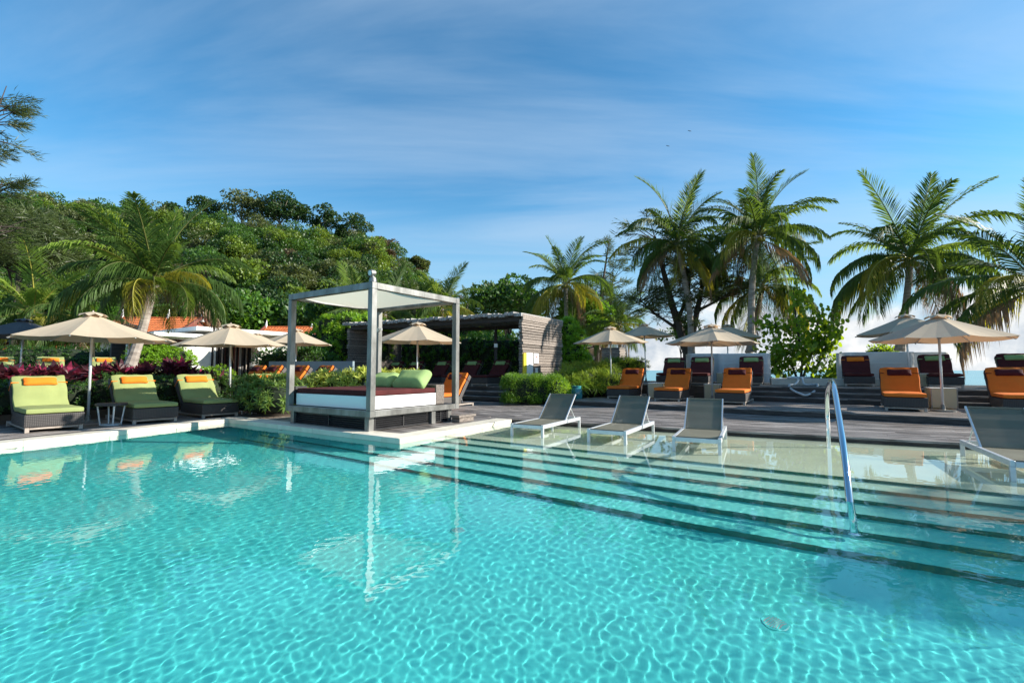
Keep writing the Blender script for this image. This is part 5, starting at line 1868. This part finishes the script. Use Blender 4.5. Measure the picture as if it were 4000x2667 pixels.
# ---- near left bed
bush('hedge', 'low dark clipped hedge right behind the green loungers, under the purple plants', 'hedge', row(g2(-14.75, .5), g2(-14.6, 8.3), 14, .45, .45, .42, .70, .1, 1), 2600, M['leafd'], .085, 'ros', w=.24, leaves=9, sq=.6)
bush('ground_cover', 'bright green low leafy plants between the purple cordylines', 'shrub', row(g2(-15.9, 1.0), g2(-15.6, 8.4), 12, .6, .6, .30, .66, .15, 2), 700, M['leafb'], .12, 'ros', w=.26, leaves=9)
cord_pal = [M['cord'], M['cord'], M['cordp']]
rr = random.Random(6)
descr = ['with darker leaves', 'with a pink shoot', 'leaning slightly', 'low and spreading', 'with upright leaves', 'the bushiest']
cx = [8, 62, 118, 160, 215, 262, 300, 345, 390, 420, 452, 478, 512, 545, 580, 612, 648, 672, 690, 718, 745, 800, 848]
spots_ = ['at the left edge of the photo', 'in front of the dark grey parasol pole', 'right of the dark grey parasol pole', 'below the second terrace lounger', 'above the first front lounger', 'just left of the front parasol pole', 'touching the front parasol pole on its left', 'just behind the front parasol pole', 'right of the front parasol pole',
          'below the third terrace lounger', 'left of the leaning palm trunk', 'at the left foot of the leaning palm trunk', 'directly in front of the leaning palm trunk', 'at the right foot of the leaning palm trunk', 'below the fourth terrace lounger',
          'right below the fourth terrace lounger', 'under the bright green shrub', 'between the bright green shrub and the third front lounger', 'the tallest, with a bright pink shoot beside the bright green shrub', 'under the white wall, first from the palm', 'under the white wall sign',
          'under the right side of the white sign wall', 'at the right end of the row near the vertical bars']
for i, x_ in enumerate(cx):
    d_ = 11.9 + (x_ / 850) * 2.3 + rr.uniform(-.3, .4)
    X, Y = XY(x_, d_)
    big = x_ in (262, 345, 690, 118)
    H = 1.28 + (1446 - (1425 + rr.uniform(-12, 22) - (25 if big else 0) + (30 if x_ > 760 else 0))) / 1820 * d_ - .3
    t = thing('cordyline', 'purple cordyline plant ' + spots_[i], 'plant', (X, Y, .30), rr.uniform(0, 6), 'purple cordyline plants behind the green loungers')
    ns = 5
    Pp = np.array([[rr.uniform(-.22, .22), rr.uniform(-.22, .22), max(.25, H - .22) * rr.uniform(.55, 1.0)] for _ in range(ns)])
    sm = MB()
    for p in Pp: sm.tube([(p[0] * .4, p[1] * .4, -.1), tuple(p)], .014, 5)
    sm.build('stem', M['bark'], t)
    Dp = unit(np.array([[rr.gauss(0, .25), rr.gauss(0, .25), 1] for _ in range(ns)]))
    v, f = rosettes(Pp, Dp, .46, 17, .27, .45, (.12, 1.45))
    mi_ = (rng.random(len(f) // 3) < (.12 if not big else .35)).astype(int)
    put('leaves', npmesh('leaves', v, f, [M['cord'], M['cordp']], np.repeat(mi_, 3)), t)

# ---- terrace hedges and shrubs
bush('hedge', 'long dark hedge behind the terrace loungers, below the left palms', 'hedge', row(XY(-60, 21.5), XY(560, 23.5), 13, .95, .8, .75, 1.65, .15, 4), 1900, M['leafd'], .13, 'ros', w=.22, leaves=10)
bush('shrub', 'bright glossy green shrub right of the leaning palm trunk, before the white building', 'shrub', row(XY(545, 20.0), XY(715, 20.6), 5, .62, .6, .62, 1.75, .12, 5), 620, M['leafb'], .17, 'ros', w=.2, leaves=12)
bush('shrub', 'sunlit green plants low in front of the white building sign wall', 'shrub', row(XY(690, 15.0), XY(880, 16.0), 6, .42, .4, .34, 1.02, .1, 6), 420, M['leafb'], .10, 'ros', w=.24, leaves=9)
bush('shrub', 'dark green shrub before the white wall, behind the blue-grey wall', 'shrub', row(XY(1050, 20.2), XY(1250, 20.8), 5, .62, .5, .45, 1.62, .1, 7), 420, M['leafd'], .14, 'leaf', w=.5, leaves=9)
bush('tall_shrub', 'tall bright strap-leaved shrub wall behind the daybed, left of the cabana', 'shrub',
     row(XY(1235, 23.0), XY(1475, 24.0), 6, 1.0, .8, 1.25, 2.25, .2, 8) + row(XY(1270, 23), XY(1470, 24), 4, .7, .6, .6, 3.5, .25, 9), 1150, M['leafb'], .26, 'ros', w=.17, leaves=15, corem='darkcore')
bush('tall_shrub', 'darker lower part of the shrub wall beside the cabana left end', 'shrub', row(XY(1215, 21.5), XY(1290, 21.8), 3, .5, .5, .85, 1.2, .15, 10), 420, M['leafm'], .22, 'ros', w=.16, leaves=13)
bush('hedge', 'dark strap-leaved hedge filling the open back of the cabana', 'hedge', row((-7.6, 26.8), (.9, 22.8), 12, .75, .6, 1.35, 1.75, .12, 12), 1600, M['leafm'], .22, 'ros', w=.17, leaves=12)
bush('shrub', 'bright shrub tops showing above the cabana roof', 'shrub', row((-7.4, 27.6), (-2.6, 25.6), 6, .8, .6, .55, 3.6, .18, 13), 420, M['leafb'], .24, 'ros', w=.17, leaves=12)
bush('tall_shrub', 'tall bright green shrub column right of the cabana end wall', 'shrub', [(px(2232, 0, 21.5).x, 21.5, 1.5, .75, .7, 1.3), (px(2220, 0, 21.5).x, 21.7, 2.8, .5, .5, .95), (px(2275, 0, 21.5).x, 21.4, 1.2, .45, .6, .9), (px(2262, 0, 21.8).x, 21.8, 2.6, .4, .4, .5)], 760, M['leafb'], .24, 'ros', w=.17, leaves=13)
bush('hedge', 'small green hedge behind the reedy bush under the far slatted block', 'hedge', row(XY(2380, 22), XY(2500, 22.3), 4, .5, .4, .35, 1.45, .08, 14), 360, M['grassy'], .2, 'blade', w=.07, leaves=14)
bush('boxy_bush', 'dense rounded box hedge in front of the cabana end wall', 'bush', [(.70, 15.85, .60, 1.05, .66, .50), (.35, 15.75, .62, .60, .62, .51), (1.15, 15.9, .58, .55, .60, .52)], 5200, M['leafh'], .036, 'leaf', w=.62, leaves=7, sq=.42)
bush('boxy_bush', 'lighter clump of small leaves at the right end of the box hedge', 'bush', row((1.35, 15.4), (1.75, 15.6), 2, .3, .35, .42, .60, .05, 16), 700, M['leafb'], .045, 'leaf', w=.55, leaves=7)
bush('reedy_bush', 'reedy yellow-green bush between the box hedge and the first right orange lounger', 'bush',
     row((1.75, 17.2), (3.55, 17.9), 5, .62, .6, .50, .70, .1, 17) + row((2.2, 18.3), (3.9, 19.0), 4, .6, .55, .5, 1.0, .1, 18), 1000, M['grassy'], .30, 'blade', w=.06, leaves=12, droop=.6, upb=.9)
# ---- beside the daybed
bush('bushy_plants', 'bushy green strap-leaved plants left of the daybed, overhanging the coping', 'shrub',
     row(g2(-12.35, 6.15), g2(-10.95, 6.45), 4, .40, .38, .42, .58, .05, 20) + row(g2(-12.6, 6.9), g2(-11.2, 7.1), 3, .42, .4, .45, .68, .05, 21), 480, M['leafs'], .20, 'ros', w=.17, leaves=14, droop=.5)
bush('variegated_plants', 'row of yellow-striped variegated plants behind the daybed mattress', 'shrub',
     row(g2(-13.0, 8.5), g2(-9.0, 8.95), 9, .36, .36, .42, .80, .06, 22), 560, M['leafv'], .21, 'ros', w=.17, leaves=14, droop=.45)
bush('shrub', 'small round green bush top on the horizon behind the right woven shells', 'bush', [(px(3442, 0, 23).x, 23, 2.05, .55, .4, .32), (px(3465, 0, 23).x, 23, 1.9, .4, .4, .3)], 160, M['leafg'], .12, 'leaf', w=.8, leaves=9)

# things that stand in or on the pool floor take the light that the ripples focus
for o in C.objects:
    r_ = o
    while r_.parent: r_ = r_.parent
    if o.type == 'MESH' and (r_.name.startswith(('drain_grille', 'handrail', 'sling_lounger', 'wall_inlet', 'coping'))):
        o.cycles.is_caustics_receiver = True
